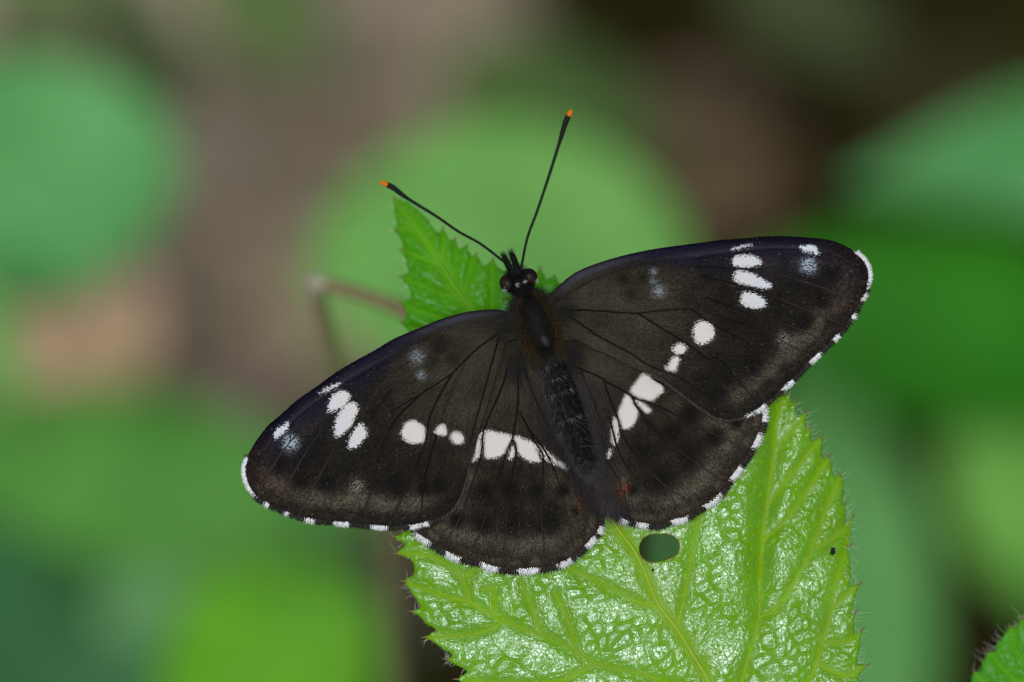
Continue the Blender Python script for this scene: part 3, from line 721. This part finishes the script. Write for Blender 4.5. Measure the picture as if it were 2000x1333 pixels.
W_RH = [Z3(p) for p in ([(630, 238), (692, 152), (725, 108), (790, 142), (858, 192), (872, 235), (830, 275), (788, 308), (702, 284)], [(672, 312), (700, 307), (776, 366), (766, 390), (732, 383)], [(546, 400), (562, 352), (600, 267), (640, 292), (680, 350), (688, 400), (660, 474), (622, 508), (592, 514), (567, 478)],
        [(497, 520), (511, 432), (549, 462), (548, 560), (528, 624), (502, 616)], [(462, 700), (490, 657), (498, 690), (472, 726)])]
D_RH = [(Z3([p])[0], r) for p, r in (((1235, 575), 17), ((1050, 700), 20), ((850, 870), 24), ((750, 680), 18), ((930, 530), 18), ((1060, 410), 22), ((1400, 470), 12), ((560, 972), 11), ((642, 950), 11))]
O_ALL = [(Z2([(912, 945)])[0], 8), (Z2([(905, 920)])[0], 6), (Z3([(580, 935)])[0], 9), (Z3([(570, 985)])[0], 7)]
# veins: (list of px)
V_LF = [Z2([(525, 120), (400, 212), (300, 312), (150, 412), (0, 500)]), Z2([(522, 140), (490, 250), (450, 400), (405, 560), (385, 640)]), np.vstack((Z2([(300, 312), (200, 500), (170, 640), (100, 820)]), Z1([(890, 1240)]))), Z2([(370, 240), (290, 420), (215, 640), (165, 840), (150, 1030)]),
        np.vstack((Z2([(150, 412)]), Z1([(900, 700), (830, 900), (740, 1240)]))), np.vstack((Z1([(900, 500), (800, 640), (640, 920), (550, 1215)]))), Z1([(880, 480), (740, 600), (560, 880), (395, 1190)]), Z1([(1000, 350), (700, 560), (480, 780), (275, 1130)]), Z1([(1050, 270), (690, 470), (350, 790), (175, 1060)]), Z1([(1111, 220), (800, 350), (420, 650), (200, 850), (120, 950)])]
V_LH = [Z2([(580, 230), (530, 390), (450, 580), (430, 720), (330, 1010), (240, 1140)]), Z2([(610, 280), (610, 450), (585, 620), (553, 695), (470, 950), (380, 1190)]), Z2([(585, 628), (600, 690), (560, 950), (540, 1230)]), Z2([(620, 500), (692, 640), (730, 720), (720, 950), (740, 1225)]), Z2([(650, 560), (760, 720), (820, 900), (880, 1160)]), Z2([(640, 300), (720, 500), (830, 720), (930, 900), (985, 1000)])]
V_RF = [Z4([(170, 610), (380, 620), (560, 632), (690, 637), (860, 618), (1070, 606)]), np.vstack((Z4([(690, 637), (860, 745), (1060, 868), (1200, 970)]), Z5([(150, 870), (350, 1100), (440, 1160)]))), Z4([(170, 640), (400, 800), (640, 930), (760, 1010), (1000, 1110), (1240, 1270)]), np.vstack((Z4([(1070, 606), (1280, 745), (1481, 850)]), Z5([(420, 870), (690, 960)]))),
        Z5([(160, 600), (440, 690), (640, 800), (770, 870)]), Z5([(60, 470), (300, 560), (700, 690), (840, 785)]), Z5([(30, 330), (240, 380), (560, 490), (960, 650)]), Z5([(0, 270), (240, 280), (440, 300), (800, 400), (1050, 510)]), Z5([(0, 220), (240, 185), (560, 175), (800, 195), (1100, 380)]), Z4([(80, 560), (400, 380), (800, 265), (1300, 190)])]
V_RH = [Z3([(230, 60), (400, 130), (480, 180), (630, 262), (690, 300), (800, 330), (1100, 480), (1450, 650)]), Z3([(645, 275), (700, 380), (900, 600), (1310, 900)]), Z3([(440, 160), (490, 300), (545, 440), (600, 600), (900, 950), (980, 1130)]), Z3([(600, 600), (800, 850), (1090, 1060)]), Z3([(480, 420), (560, 700), (700, 920), (830, 1160)]), Z3([(800, 150), (1000, 260), (1250, 420), (1500, 560)]), Z3([(280, 100), (400, 400), (450, 700), (560, 900), (640, 1150)])]

WHITE_FRINGE = {
    'LF': [(Z1([(98, 980)])[0], 38)] + [(Z1([p])[0], r) for p, r in (((220, 1130), 6), ((328, 1185), 7), ((460, 1217), 11), ((630, 1233), 17), ((835, 1262), 18), ((1030, 1255), 13), ((1090, 1240), 8))],
    'LH': [(Z2([p])[0], r) for p, r in (((150, 1110), 20), ((300, 1188), 19), ((475, 1235), 21), ((660, 1246), 23), ((830, 1212), 15), ((958, 1115), 15), ((1006, 1060), 9))],
    'RF': [(Z5([(1130, 285)])[0], 38), (Z5([(1070, 190)])[0], 12)] + [(Z5([p])[0], r) for p, r in (((1103, 475), 9), ((1040, 605), 9), ((925, 740), 11), ((785, 875), 16), ((610, 1055), 16), ((420, 1200), 14), ((350, 1240), 8))],
    'RH': [(Z3([p])[0], r) for p, r in (((1600, 375), 9), ((1612, 430), 10), ((1553, 600), 18), ((1415, 840), 20), ((1235, 1040), 22), ((990, 1175), 18), ((720, 1202), 14), ((580, 1182), 9))]}


def wing(kind, outline, base, whites, faints, darks, veins, costa, zf, fore, rim):
    poly = cat_closed(outline, 4)
    q, f = sheet(poly, 1.9)
    lines = [spline(v, 6) for v in veins]
    dv = line_dist(q, lines)
    edge = seg_dist(q, poly, np.roll(poly, -1, 0))[0]
    w = np.full(len(q), -40.0)
    for p in whites: w = np.maximum(w, sdf(q, cat_closed(p, 3)))
    if not fore: w = np.minimum(w, dv - 2.4)
    cool = np.zeros(len(q)); fa = np.zeros(len(q))
    for c, r, k in faints:
        g = np.exp(-(((q - c) ** 2).sum(1)) / (r * r) * 1.2) * min(k, 1.0) * (1.0 if k != 0.75 else 0.8); fa = np.maximum(fa, g * (2.2 if k >= 2 else 0.7))
        if k != 0.75: cool = np.maximum(cool, np.exp(-(((q - c) ** 2).sum(1)) / (r * r * 4)))
    cream = np.zeros(len(q))
    for c, r, k in faints:
        if k == 0.75: cream = np.maximum(cream, np.exp(-(((q - c) ** 2).sum(1)) / (r * r * 6)))
    dk = np.zeros(len(q))
    for c, r in darks: dk = np.maximum(dk, 0.97 * np.exp(-((((q - c) ** 2).sum(1)) / (r * r)) ** 1.15 * 0.85))
    dk *= 0.45 + 0.55 * smoothstep((np.hypot(*(q - base).T) / np.hypot(*(q - base).T).max() - 0.42) / 0.15)
    og = np.zeros(len(q))
    for c, r in O_ALL: og = np.maximum(og, np.exp(-(((q - c) ** 2).sum(1)) / (r * r * 1.5)))
    rv = q - base; rad = np.hypot(*rv.T); far = rad / rad.max()
    violet = np.zeros(len(q)); warm = np.zeros(len(q))
    if fore:
        dc = line_dist(q, [costa])
        violet = smoothstep(1.0 - dc / (38 + 85 * smoothstep((far - 0.25) / 0.4) * (1 - 0.6 * smoothstep((far - 0.85) / 0.15)))) * (0.45 + 0.55 * smoothstep((far - 0.15) / 0.3))
        cool = np.maximum(cool, smoothstep((far - 0.5) / 0.25))
        warm = smoothstep((far - 0.80) / 0.15) * 0.55
    else:
        warm = smoothstep(1 - edge / 40) * 0.35
    for c, r in rim: w = np.maximum(w, np.where(edge < 6, 2.5 - edge - 0.9 * np.maximum(0, np.hypot(*(q - c).T) - r), -40.0))
    dk = np.maximum(dk, 0.35 * np.exp(-(dv / 2.2) ** 2))
    # paler olive near the base, and a row of pale clouds before the margin
    olive = 0.50 * smoothstep((0.55 - far) / 0.35) * (0.4 + 0.9 * vnoise(q, 45, 5))
    band = np.exp(-((edge - 46) / 20) ** 2) * smoothstep((far - 0.5) / 0.2) * (0.3 + 1.0 * vnoise(q, 30, 8)) * 0.85
    band2 = np.exp(-((edge - 16) / 8) ** 2) * smoothstep((far - 0.6) / 0.2) * np.clip(vnoise(q, 18, 2) * 1.6 - 0.35, 0, 1) * 0.9
    if fore: dk = np.maximum(dk, 0.5 * smoothstep((far - 0.40) / 0.25) * (1 - np.clip(band * 2.2, 0, 1)))
    olive = np.clip(np.maximum(np.maximum(olive, band * 1.15), band2) * (1 - violet * 0.9), 0, 1) * (1 - dk) ** 1.2
    wh = np.maximum(0, w + 26) / 26.0
    olive = np.maximum(olive, 0.30 * np.clip(wh, 0, 1) ** 2)
    z = zf(q)
    z = z + 0.00008 * (1 - np.exp(-(dv / 16.0) ** 1.5)) + 0.00008 * (vnoise(q, 70, 3) - 0.5)
    if fore: z = z - 0.00035 * np.exp(-dc / 7.0) + 0.00016 * np.exp(-((dc - 22) / 8) ** 2)
    gloss = np.zeros(len(q))
    if fore: gloss = np.exp(-((dc - 9) / 6) ** 2) * np.exp(-((far - 0.17) / 0.12) ** 2) + 0.25 * np.exp(-((dc - 20) / 7) ** 2) * smoothstep((far - 0.3) / 0.2) * (1 - smoothstep((far - 0.8) / 0.15))
    ang = np.arctan2(rv[:, 1], rv[:, 0])
    ray = np.stack((rad * 0.05, ang * 0.05 * 330, 0 * ang), 1)
    verts = Pa(q, z)
    name = 'forewing' if fore else 'hindwing'
    o = link_mesh(name, verts, f, M_WING, BUTTER, attrs=dict(ray=ray, white=w, faint=fa, cool=np.clip(cool * (1 - cream), 0, 1), dark=dk, orange=og, violet=violet, warm=warm, olive=olive, gloss=gloss))
    if o.data.polygons[len(o.data.polygons) // 2].normal.z < 0: o.data.flip_normals()
    o['label'] = kind
    sol = o.modifiers.new('thickness', 'SOLIDIFY'); sol.thickness = 0.00005; sol.offset = -1
    for l in lines:
        inn = sdf(l, poly) > 2
        if fore:
            for p in whites: inn &= sdf(l, p) < -1
            k = np.where(inn)[0]
            if len(k): # keep the longest unbroken run
                runs = np.split(k, np.where(np.diff(k) > 1)[0] + 1); k = max(runs, key=len); inn = np.zeros(len(l), bool); inn[k] = True
        l = l[inn]
        if len(l) < 4: continue
        c = tube_obj('vein', Pa(l, zf(l) + 0.00003), np.interp(np.linspace(0, 1, len(l)), [0, 0.45, 1], [0.00009, 0.00006, 0.00005]), M_STRAND, None, 5,
                     attrs={'tint': np.repeat(np.array([(*(np.array((0.006, 0.005, 0.0045)) * (1 - w_) + np.array((0.050, 0.042, 0.042)) * w_), 1) for w_ in smoothstep((np.hypot(*(l - base).T) / rad.max() - 0.55) / 0.35) * (0.9 if fore else 0.7)]), 5, 0)})
        c.parent = o
    return o, poly

def fringe(poly, part, spans, white, zf, seed, length=11.0, pale=None):
    """rows of hair scales standing off the margin; white in the spots between the veins"""
    rng = np.random.default_rng(seed)
    P0, N0 = [], []
    nxt = np.roll(poly, -1, 0); tan = nxt - poly; L = np.hypot(*tan.T)
    for i in range(len(poly)):
        if not spans(poly[i]): continue
        n = max(1, int(L[i] / 0.26)); s = rng.random(n)[:, None]
        P0.append(poly[i] + s * tan[i]); nn = np.array((tan[i, 1], -tan[i, 0])) / (L[i] + 1e-9)
        N0.append(np.tile(nn, (n, 1)))
    p = np.vstack(P0); nn = np.vstack(N0)
    c = poly.mean(0)
    if ((nn * (p - c)).sum(1) < 0).mean() > 0.5: nn = -nn
    if pale is not None:
        keep = ~np.array([pale(x) for x in p]) | (rng.random(len(p)) < 0.6); p, nn = p[keep], nn[keep]; pm = np.array([pale(x) for x in p])
        tt = np.stack((nn[:, 1], -nn[:, 0]), 1); tt *= np.where(tt[:, 1:2] < 0, -1, 1); nn = np.where(pm[:, None], nn * 0.7 + tt * 0.9, nn)
    wt = np.zeros(len(p))
    apex = np.zeros(len(p))
    for ctr, r in white:
        if r > 30: apex = np.maximum(apex, np.hypot(*(p - ctr).T) < r)
    for ctr, r in white: r = r * (0.86 if r < 30 else 1.0); dd = np.hypot(*(p - ctr).T) + rng.normal(size=len(p)) * (1.0 + 0.1 * r); wt = np.maximum(wt, np.where(dd < r, 0.35 + 0.65 * np.sqrt(np.clip(1 - (dd / (r + 1)) ** 2, 0, 1)), 0))
    nn = nn + rng.normal(size=nn.shape) * 0.20
    Lh = (length * (0.65 + 0.45 * rng.random(len(p))) * np.where(wt > 0, 0.35 + 0.75 * wt, 0.98) * (1 - 0.28 * apex))[:, None]
    b0 = Pa(p - nn * 3, zf(p) + 0.00003 + rng.random(len(p)) * 0.00005)
    d3 = np.concatenate((nn * np.array((1, -1)), rng.normal(size=(len(p), 1)) * 0.12), 1) * (Lh + 3) * PX
    v, f = tubes(np.stack((b0, b0 + 0.55 * d3, b0 + d3), 1), np.array((3.0e-5, 3.2e-5, 1.0e-5)) * np.where(np.array([pale(x) for x in p]) if pale is not None else np.zeros(len(p), bool), 0.5, 1.0)[:, None], 3)
    dark = np.array((0.034, 0.030, 0.029)) * rng.uniform(0.2, 1.8, (len(p), 1)); wh = np.array((0.82, 0.86, 0.88)) * rng.uniform(0.75, 1.08, (len(p), 1))
    if pale is not None:
        pm = np.array([pale(x) for x in p]); dark[pm] = np.array((0.085, 0.073, 0.073)) * rng.uniform(0.2, 1.6, (pm.sum(), 1))
    col = np.where(wt[:, None] > 0, wh, dark)
    tint = np.repeat(np.concatenate((col, np.ones((len(p), 1))), 1), 9, 0)
    o = link_mesh('fringe', v, f, M_STRAND, None, attrs={'tint': tint}); o.parent = part; o['kind'] = 'stuff'

def zLF(q):
    t = np.clip((985 - q[:, 0]) / 510, 0, 1); s = np.clip((q[:, 1] - (625 + 0.5 * (985 - q[:, 0]))) / 250, -0.3, 1.5)
    return 0.0006 + 0.0011 * np.sin(t * 2.2) - 0.0010 * t * t - 0.0007 * s
def zRF(q):
    t = np.clip((q[:, 0] - 1085) / 620, 0, 1); s = np.clip((q[:, 1] - 500) / 300, -0.2, 1.2)
    return 0.0008 + 0.0011 * np.sin(t * 2.2) - 0.0010 * t * t - 0.0008 * s
def zLH(q):
    t = np.clip((q[:, 1] - 680) / 430, 0, 1)
    # the inner margin turns up along the abdomen
    xv = np.interp(q[:, 1], [680, 745, 800, 855, 912, 985, 1040], [1015, 1055, 1075, 1098, 1128, 1168, 1176])
    inn = np.exp(-np.clip(xv - q[:, 0], 0, 400) / 26)
    return -0.0008 - 0.0003 * t + 0.0004 * np.sin(t * 3) + 0.0006 * inn
def zRH(q):
    t = np.clip((q[:, 1] - 660) / 370, 0, 1)
    xv = np.interp(q[:, 1], [655, 715, 780, 850, 930, 1000], [1098, 1105, 1125, 1140, 1155, 1190])
    inn = np.exp(-np.clip(q[:, 0] - xv, 0, 400) / 26)
    return -0.0008 - 0.0003 * t + 0.0004 * np.sin(t * 3) + 0.0006 * inn

costaL = spline(LF[3:18], 4); costaR = spline(RF[3:22], 4)
lh, pLH = wing('left hindwing with a broken white band and white dashed fringe', LH, np.array((1012, 670.0)), W_LH, [], D_LH, V_LH, None, zLH, False, WHITE_FRINGE['LH'])
rh, pRH = wing('right hindwing with a broken white band and white dashed fringe', RH, np.array((1090, 650.0)), W_RH, [], D_RH, V_RH, None, zRH, False, WHITE_FRINGE['RH'])
lf, pLF = wing('left forewing with eight white spots', LF, np.array((1000, 640.0)), W_LF, F_LF, D_LF, V_LF, costaL, zLF, True, WHITE_FRINGE['LF'])
rf, pRF = wing('right forewing with eight white spots', RF, np.array((1075, 615.0)), W_RF, F_RF, D_RF, V_RF, costaR, zRF, True, WHITE_FRINGE['RF'])
fringe(pLF, lf, lambda p: p[1] > 885 or (p[0] > 860 and p[1] > 880), WHITE_FRINGE['LF'], zLF, 1, 6.3, lambda p: p[0] > 862)
fringe(pRF, rf, lambda p: (p[0] > 1668 or p[1] > 560 + 0.0 * p[0]) and p[0] > 1280 and not (p[1] < 490 and p[0] < 1668), WHITE_FRINGE['RF'], zRF, 2, 6.3, lambda p: p[0] < 1470)
fringe(pLH, lh, lambda p: p[1] > 985, WHITE_FRINGE['LH'], zLH, 3, 9)
fringe(pRH, rh, lambda p: p[1] > 785 and p[0] > 1165, WHITE_FRINGE['RH'], zRH, 4, 9)

# --- body: head, thorax and abdomen as one skin
ST = [(1003, 528, 7, 0.6), (1007, 536, 16, 0.8), (1012, 547, 23, 0.9), (1017, 558, 23, 0.9), (1022, 567, 19, 0.9), (1027, 578, 26, 0.95), (1034, 595, 36, 1.0), (1042, 618, 43, 1.0), (1051, 645, 45, 1.0), (1060, 672, 41, 1.0), (1068, 694, 33, 0.95), (1074, 710, 27, 0.9),
      (1081, 728, 26, 0.9), (1090, 752, 29, 0.9), (1100, 780, 30, 0.9), (1111, 812, 30, 0.9), (1122, 845, 28, 0.9), (1133, 878, 24, 0.9), (1143, 908, 19, 0.9), (1150, 929, 10, 0.9), (1153, 938, 2, 0.9)]
def body_mesh():
    A = np.array(ST, float); sp = spline(A, 6)
    n = len(sp); m = 28; th = np.arange(m) / m * 2 * math.pi
    # abdominal rings
    s = np.concatenate(([0], np.cumsum(np.hypot(*np.diff(sp[:, :2], axis=0).T))))
    ring = np.where(sp[:, 1] > 715, 0.035 * np.abs(np.sin((sp[:, 1] - 715) / 26 * math.pi)), 0)
    c = Pa(sp[:, :2], 0.0 + 0 * s); t = np.gradient(c, axis=0); t /= np.linalg.norm(t, axis=1, keepdims=True)
    side = np.cross(t, np.array((0, 0, 1.0))); up = np.cross(side, t)
    r = np.maximum(sp[:, 2], 1.0) * PX * (1 + ring)
    v = c[:, None] + (r[:, None] * np.cos(th))[..., None] * side[:, None] + (r[:, None] * sp[:, 3:4] * 0.78 * np.sin(th))[..., None] * up[:, None]
    # scutellum bump and the groove before it
    i = np.arange(n * m).reshape(n, m); nx = np.roll(i, -1, 1)
    f = np.stack((i[:-1], nx[:-1], nx[1:], i[1:]), -1).reshape(-1, 4)
    return v, f, sp, side, up, t, c, r
BV, BF, SP, SIDE, UPV, TAN, CEN, RAD = body_mesh()
body = link_mesh('body', BV.reshape(-1, 3), BF, M_BODY, BUTTER)

def ball(center, rx, ry, rz, axis_px, name, mat, parent, n=24, m=16):
    th = np.linspace(0, math.pi, m); ph = np.arange(n) / n * 2 * math.pi
    l = np.stack((np.sin(th)[:, None] * np.cos(ph) * rx, np.sin(th)[:, None] * np.sin(ph) * ry, np.cos(th)[:, None] * rz + 0 * ph), -1).reshape(-1, 3)
    a = np.array((axis_px[0], -axis_px[1], 0.0)); a /= np.linalg.norm(a); b = np.array((-a[1], a[0], 0))
    v = center + l[:, :1] * a + l[:, 1:2] * b + l[:, 2:] * np.array((0, 0, 1.0))
    i = np.arange(m * n).reshape(m, n); nx = np.roll(i, -1, 1)
    f = np.stack((i[:-1], i[1:], nx[1:], nx[:-1]), -1).reshape(-1, 4)
    return link_mesh(name, v, f, mat, parent)
AX = (30, 55)
for (ex, ey) in ((991, 554), (1034, 541)):
    ball(P(ex, ey, 0.0003), 17 * PX, 15.5 * PX, 17 * PX, AX, 'eye', M_EYE, BUTTER)
scut = ball(P(1064, 665, 0.00155), 17 * PX, 12 * PX, 5 * PX, AX, 'scutellum', plain('scutellum_black', (0.006, 0.0055, 0.0065), 0.45, 0.12, 0.4, 3000), BUTTER)
for pts in ([(1003, 540), (994, 522), (987, 508), (984, 497)], [(1012, 536), (1008, 518), (1003, 503), (999, 492)]):
    pp = spline(Pa(pts, np.array((0.0010, 0.0012, 0.0014, 0.0015))), 6)
    tube_obj('palp', pp, np.interp(np.linspace(0, 1, len(pp)), [0, 0.3, 0.75, 1], [0.00026, 0.0003, 0.00024, 0.00004]), M_BODY, BUTTER, 10)

ANT = [[(1000, 522), (981, 509), (939, 477), (896, 453), (854, 424), (815, 400), (790, 384), (766, 366), (741, 355)], [(1016, 528), (1019, 518), (1030, 465), (1048, 416), (1065, 366), (1083, 310), (1095, 271), (1106, 236), (1117, 214)]]
for a in ANT:
    z = np.linspace(0.0012, 0.0030, len(a))
    pp = spline(Pa(a, z), 10); u = np.linspace(0, 1, len(pp))
    rr = np.interp(u, [0, 0.05, 0.45, 0.70, 0.80, 0.89, 0.95, 0.98, 1.0], np.array((3.0, 2.5, 2.7, 3.2, 4.8, 5.7, 5.0, 3.6, 0.8)) * PX)
    cut = int(len(pp) * 0.925)
    an = tube_obj('antenna', pp[:cut + 1], rr[:cut + 1] * (1 + 0.05 * np.sin(np.arange(cut + 1) * 2.1)), M_ANT, BUTTER, 10)
    tp = tube_obj('orange_tip', pp[cut:], rr[cut:], M_TIP, None, 10); tp.parent = an

# legs under the thorax, feet on the leaf
for k, (sx, sy, kx, ky, fx, fy) in enumerate(((1035, 640, 1000, 660, 985, 700), (1070, 640, 1120, 660, 1150, 690), (1050, 680, 1020, 720, 1010, 770), (1075, 680, 1120, 720, 1140, 770))):
    zf_ = float(z_big(np.array([(fx, fy)], float))[0]) if k else -0.0056
    pp = spline(np.array([P(sx, sy, -0.0010), P(kx, ky, -0.0014), P((kx + fx) / 2, (ky + fy) / 2, -0.0022), P(fx, fy, zf_ + 0.0004)]), 6)
    tube_obj('leg', pp, np.linspace(0.00022, 0.00009, len(pp)), M_BODY, BUTTER, 7)

# --- fur
def fur(name, roots, dirs, lens, cols, r, parent, curl=0.15, seed=1):
    rng = np.random.default_rng(seed); n = len(roots)
    d = dirs / (np.linalg.norm(dirs, axis=1, keepdims=True) + 1e-12) * lens[:, None]
    b1 = rng.normal(size=(n, 3)) * curl * lens[:, None]
    p = np.stack((roots, roots + 0.5 * d + 0.5 * b1, roots + d + b1 * 0.6), 1)
    v, f = tubes(p, np.array((1.0, 0.8, 0.15)) * r, 3)
    tint = np.repeat(np.concatenate((np.clip(cols, 0, 1), np.ones((n, 1))), 1), 9, 0)
    o = link_mesh(name, v, f, M_STRAND, None, attrs={'tint': tint})
    if parent is BUTTER: attach(o, parent)
    else: o.parent = parent
    o['kind'] = 'stuff'

def body_fur():
    rng = np.random.default_rng(21)
    def pick(n, y0, y1, up_min):
        ok = np.where((SP[:, 1] >= y0) & (SP[:, 1] <= y1))[0]
        i = rng.choice(ok, n); th = rng.uniform(math.asin(up_min), math.pi - math.asin(up_min), n)
        c, s = np.cos(th), np.sin(th)
        nrm = c[:, None] * SIDE[i] + s[:, None] * UPV[i]
        off = c[:, None] * SIDE[i] + 0.74 * s[:, None] * UPV[i]
        return CEN[i] + RAD[i][:, None] * off * 0.97, nrm, TAN[i], c, SP[i, 1]
    # thorax: dark down the middle, rust brown at the sides
    p, nr, t, c, y = pick(11000, 574, 708, -0.4)
    side = np.abs(c + 0.05)
    w = np.clip((side - 0.22) / 0.4, 0, 1)[:, None] * (rng.random((len(c), 1)) * 0.5 + 0.6)
    col = (1 - w) * np.array((0.0040, 0.0060, 0.0042)) + w * np.array((0.066, 0.042, 0.017))
    grey = np.clip((side - 0.80) / 0.2, 0, 1)[:, None]; col = col * (1 - grey) + grey * np.array((0.035, 0.037, 0.026))
    tail = np.clip((y - 680) / 30, 0, 1)[:, None]; col = col * (1 - tail) + tail * np.array((0.04, 0.04, 0.032))
    col *= rng.uniform(0.25, 2.1, (len(c), 1))
    fur('thorax_fur', p, nr * 0.55 + t * 0.9 + rng.normal(size=p.shape) * 0.25, rng.uniform(0.0003, 0.0008, len(c)) * (1 - 0.35 * (side < 0.3)), col, 1.5e-5, BUTTER, 0.16, 3)
    # collar and shoulder tufts
    p, nr, t, c, y = pick(2000, 572, 640, -0.5)
    keep = np.abs(c) > 0.62
    p, nr, t, c, y = p[keep], nr[keep], t[keep], c[keep], y[keep]
    col = np.array((0.030, 0.034, 0.028)) * rng.uniform(0.4, 1.9, (len(c), 1))
    fur('shoulder_fur', p, nr * 1.0 + t * 0.5 + rng.normal(size=p.shape) * 0.35, rng.uniform(0.0006, 0.0013, len(c)), col, 1.1e-5, BUTTER, 0.2, 4)
    # head
    p, nr, t, c, y = pick(1700, 530, 572, -0.3)
    col = np.array((0.010, 0.011, 0.011)) * rng.uniform(0.4, 2.2, (len(c), 1))
    fur('head_fur', p, nr * 0.6 - t * 0.7 + rng.normal(size=p.shape) * 0.4, rng.uniform(0.0003, 0.0008, len(c)), col, 1.1e-5, BUTTER, 0.2, 5)
    # palps: forward-pointing bristles
    n = 1300; u = rng.random(n)[:, None]; k = rng.integers(0, 2, n)[:, None]
    a = np.where(k == 0, np.array((1003, 538)), np.array((1012, 534))); b = np.where(k == 0, np.array((984, 500)), np.array((999, 495)))
    xy = a * (1 - u) + b * u + rng.normal(size=(n, 2)) * 3.0
    root = Pa(xy, 0.0012 + rng.normal(size=n) * 0.00015)
    dr = np.concatenate(((b - a) * np.array((1, -1)), np.full((n, 1), 6.0)), 1); dr = dr / np.linalg.norm(dr, axis=1, keepdims=True) + rng.normal(size=(n, 3)) * 0.30
    fur('palp_bristles', root, dr, rng.uniform(0.00025, 0.0007, n), np.array((0.013, 0.017, 0.017)) * rng.uniform(0.4, 2.4, (n, 1)), 1.2e-5, BUTTER, 0.1, 6)
    # abdomen: bluish black with pale ring hairs, greyer at the sides
    p, nr, t, c, y = pick(6000, 712, 938, -0.4)
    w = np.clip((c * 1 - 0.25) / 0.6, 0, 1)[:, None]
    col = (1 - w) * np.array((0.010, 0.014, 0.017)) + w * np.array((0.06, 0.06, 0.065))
    tail = np.clip((y - 895) / 40, 0, 1)[:, None]; col = col * (1 - tail) + tail * np.array((0.09, 0.085, 0.09))
    ringm = ((((y - 715) / 26) % 1.0) > 0.90) & (rng.random(len(c)) < 0.40) & (np.abs(c) < 0.8)
    col = np.where(ringm[:, None], np.array((0.30, 0.32, 0.32)), col) * rng.uniform(0.5, 1.6, (len(c), 1))
    fur('abdomen_fur', p, nr * 0.45 + t * 1.0 + rng.normal(size=p.shape) * 0.3, rng.uniform(0.0003, 0.0008, len(c)), col, 1.2e-5, BUTTER, 0.18, 7)
    p, nr, t, c, y = pick(420, 715, 930, 0.1)
    fur('abdomen_bristles', p, nr * 0.6 + t * 0.7 + rng.normal(size=p.shape) * 0.55, rng.uniform(0.0005, 0.0011, len(c)), np.array((0.17, 0.18, 0.18)) * rng.uniform(0.4, 1.5, (len(c), 1)), 1.0e-5, BUTTER, 0.2, 8)
    # white dots beside the eyes
    for (x, y_, r) in ((986, 567, 4.5), (1049, 549, 3.8), (1010, 556, 3.2), (1026, 549, 3.6)):
        n = 60; xy = np.array((x, y_)) + rng.normal(size=(n, 2)) * r * 0.5
        fur('white_tuft', Pa(xy, 0.0012 + 0 * xy[:, 0]), rng.normal(size=(n, 3)) * 0.6 + np.array((0, -0.5, 0.7)), rng.uniform(0.0001, 0.00028, n), np.array((0.45, 0.50, 0.50)) * rng.uniform(0.6, 1.2, (n, 1)), 1.4e-5, BUTTER, 0.1, int(x))
body_fur()

def wing_fur(part, zf, spine_pts, width, n, col, direction, lens, seed, sgn):
    """long soft hairs over the inner margin of a hindwing"""
    rng = np.random.default_rng(seed); l = spline(spine_pts, 12)
    i = rng.integers(0, len(l), n); xy = l[i].copy(); off = np.abs(rng.normal(size=n)) * width
    xy[:, 0] += sgn * off; xy[:, 1] += rng.normal(size=n) * 5
    root = Pa(xy, zf(xy) + 0.00006)
    d = np.array((direction[0], -direction[1], 0.22)) + rng.normal(size=(n, 3)) * 0.16
    fur('margin_fur', root, d, rng.uniform(*lens, n), col * rng.uniform(0.4, 1.7, (n, 1)) * (1 - 0.5 * np.clip(off / width / 2, 0, 1))[:, None], 1.1e-5, part, 0.12, seed)
GREY = np.array((0.085, 0.076, 0.086))
wing_fur(lh, zLH, [(1030, 720), (1075, 800), (1098, 855), (1128, 912), (1158, 958), (1168, 990)], 20, 1700, GREY * 0.6, (0.35, 1.0), (0.0008, 0.0017), 31, -1)
wing_fur(rh, zRH, [(1112, 730), (1128, 790), (1142, 850), (1156, 920), (1165, 965), (1185, 1000)], 24, 2300, GREY, (0.25, 1.0), (0.0009, 0.0020), 32, 1)
# smoky hair over the wing roots
for part, zf, ctr, d, sd in ((lf, zLF, (995, 635), (-0.8, 0.25), 41), (rf, zRF, (1098, 605), (1.0, 0.12), 42), (lh, zLH, (1012, 705), (-0.15, 1.0), 43), (rh, zRH, (1112, 690), (0.6, 0.9), 44)):
    rng = np.random.default_rng(sd); n = 600
    xy = np.array(ctr) + rng.normal(size=(n, 2)) * np.array((11, 20))
    fur('root_fur', Pa(xy, zf(xy) + 0.00008), np.array((d[0], -d[1], 0.2)) + rng.normal(size=(n, 3)) * 0.3, rng.uniform(0.0006, 0.0019, n), np.array((0.030, 0.029, 0.027)) * rng.uniform(0.3, 2.0, (n, 1)), 1.1e-5, part, 0.15, sd)
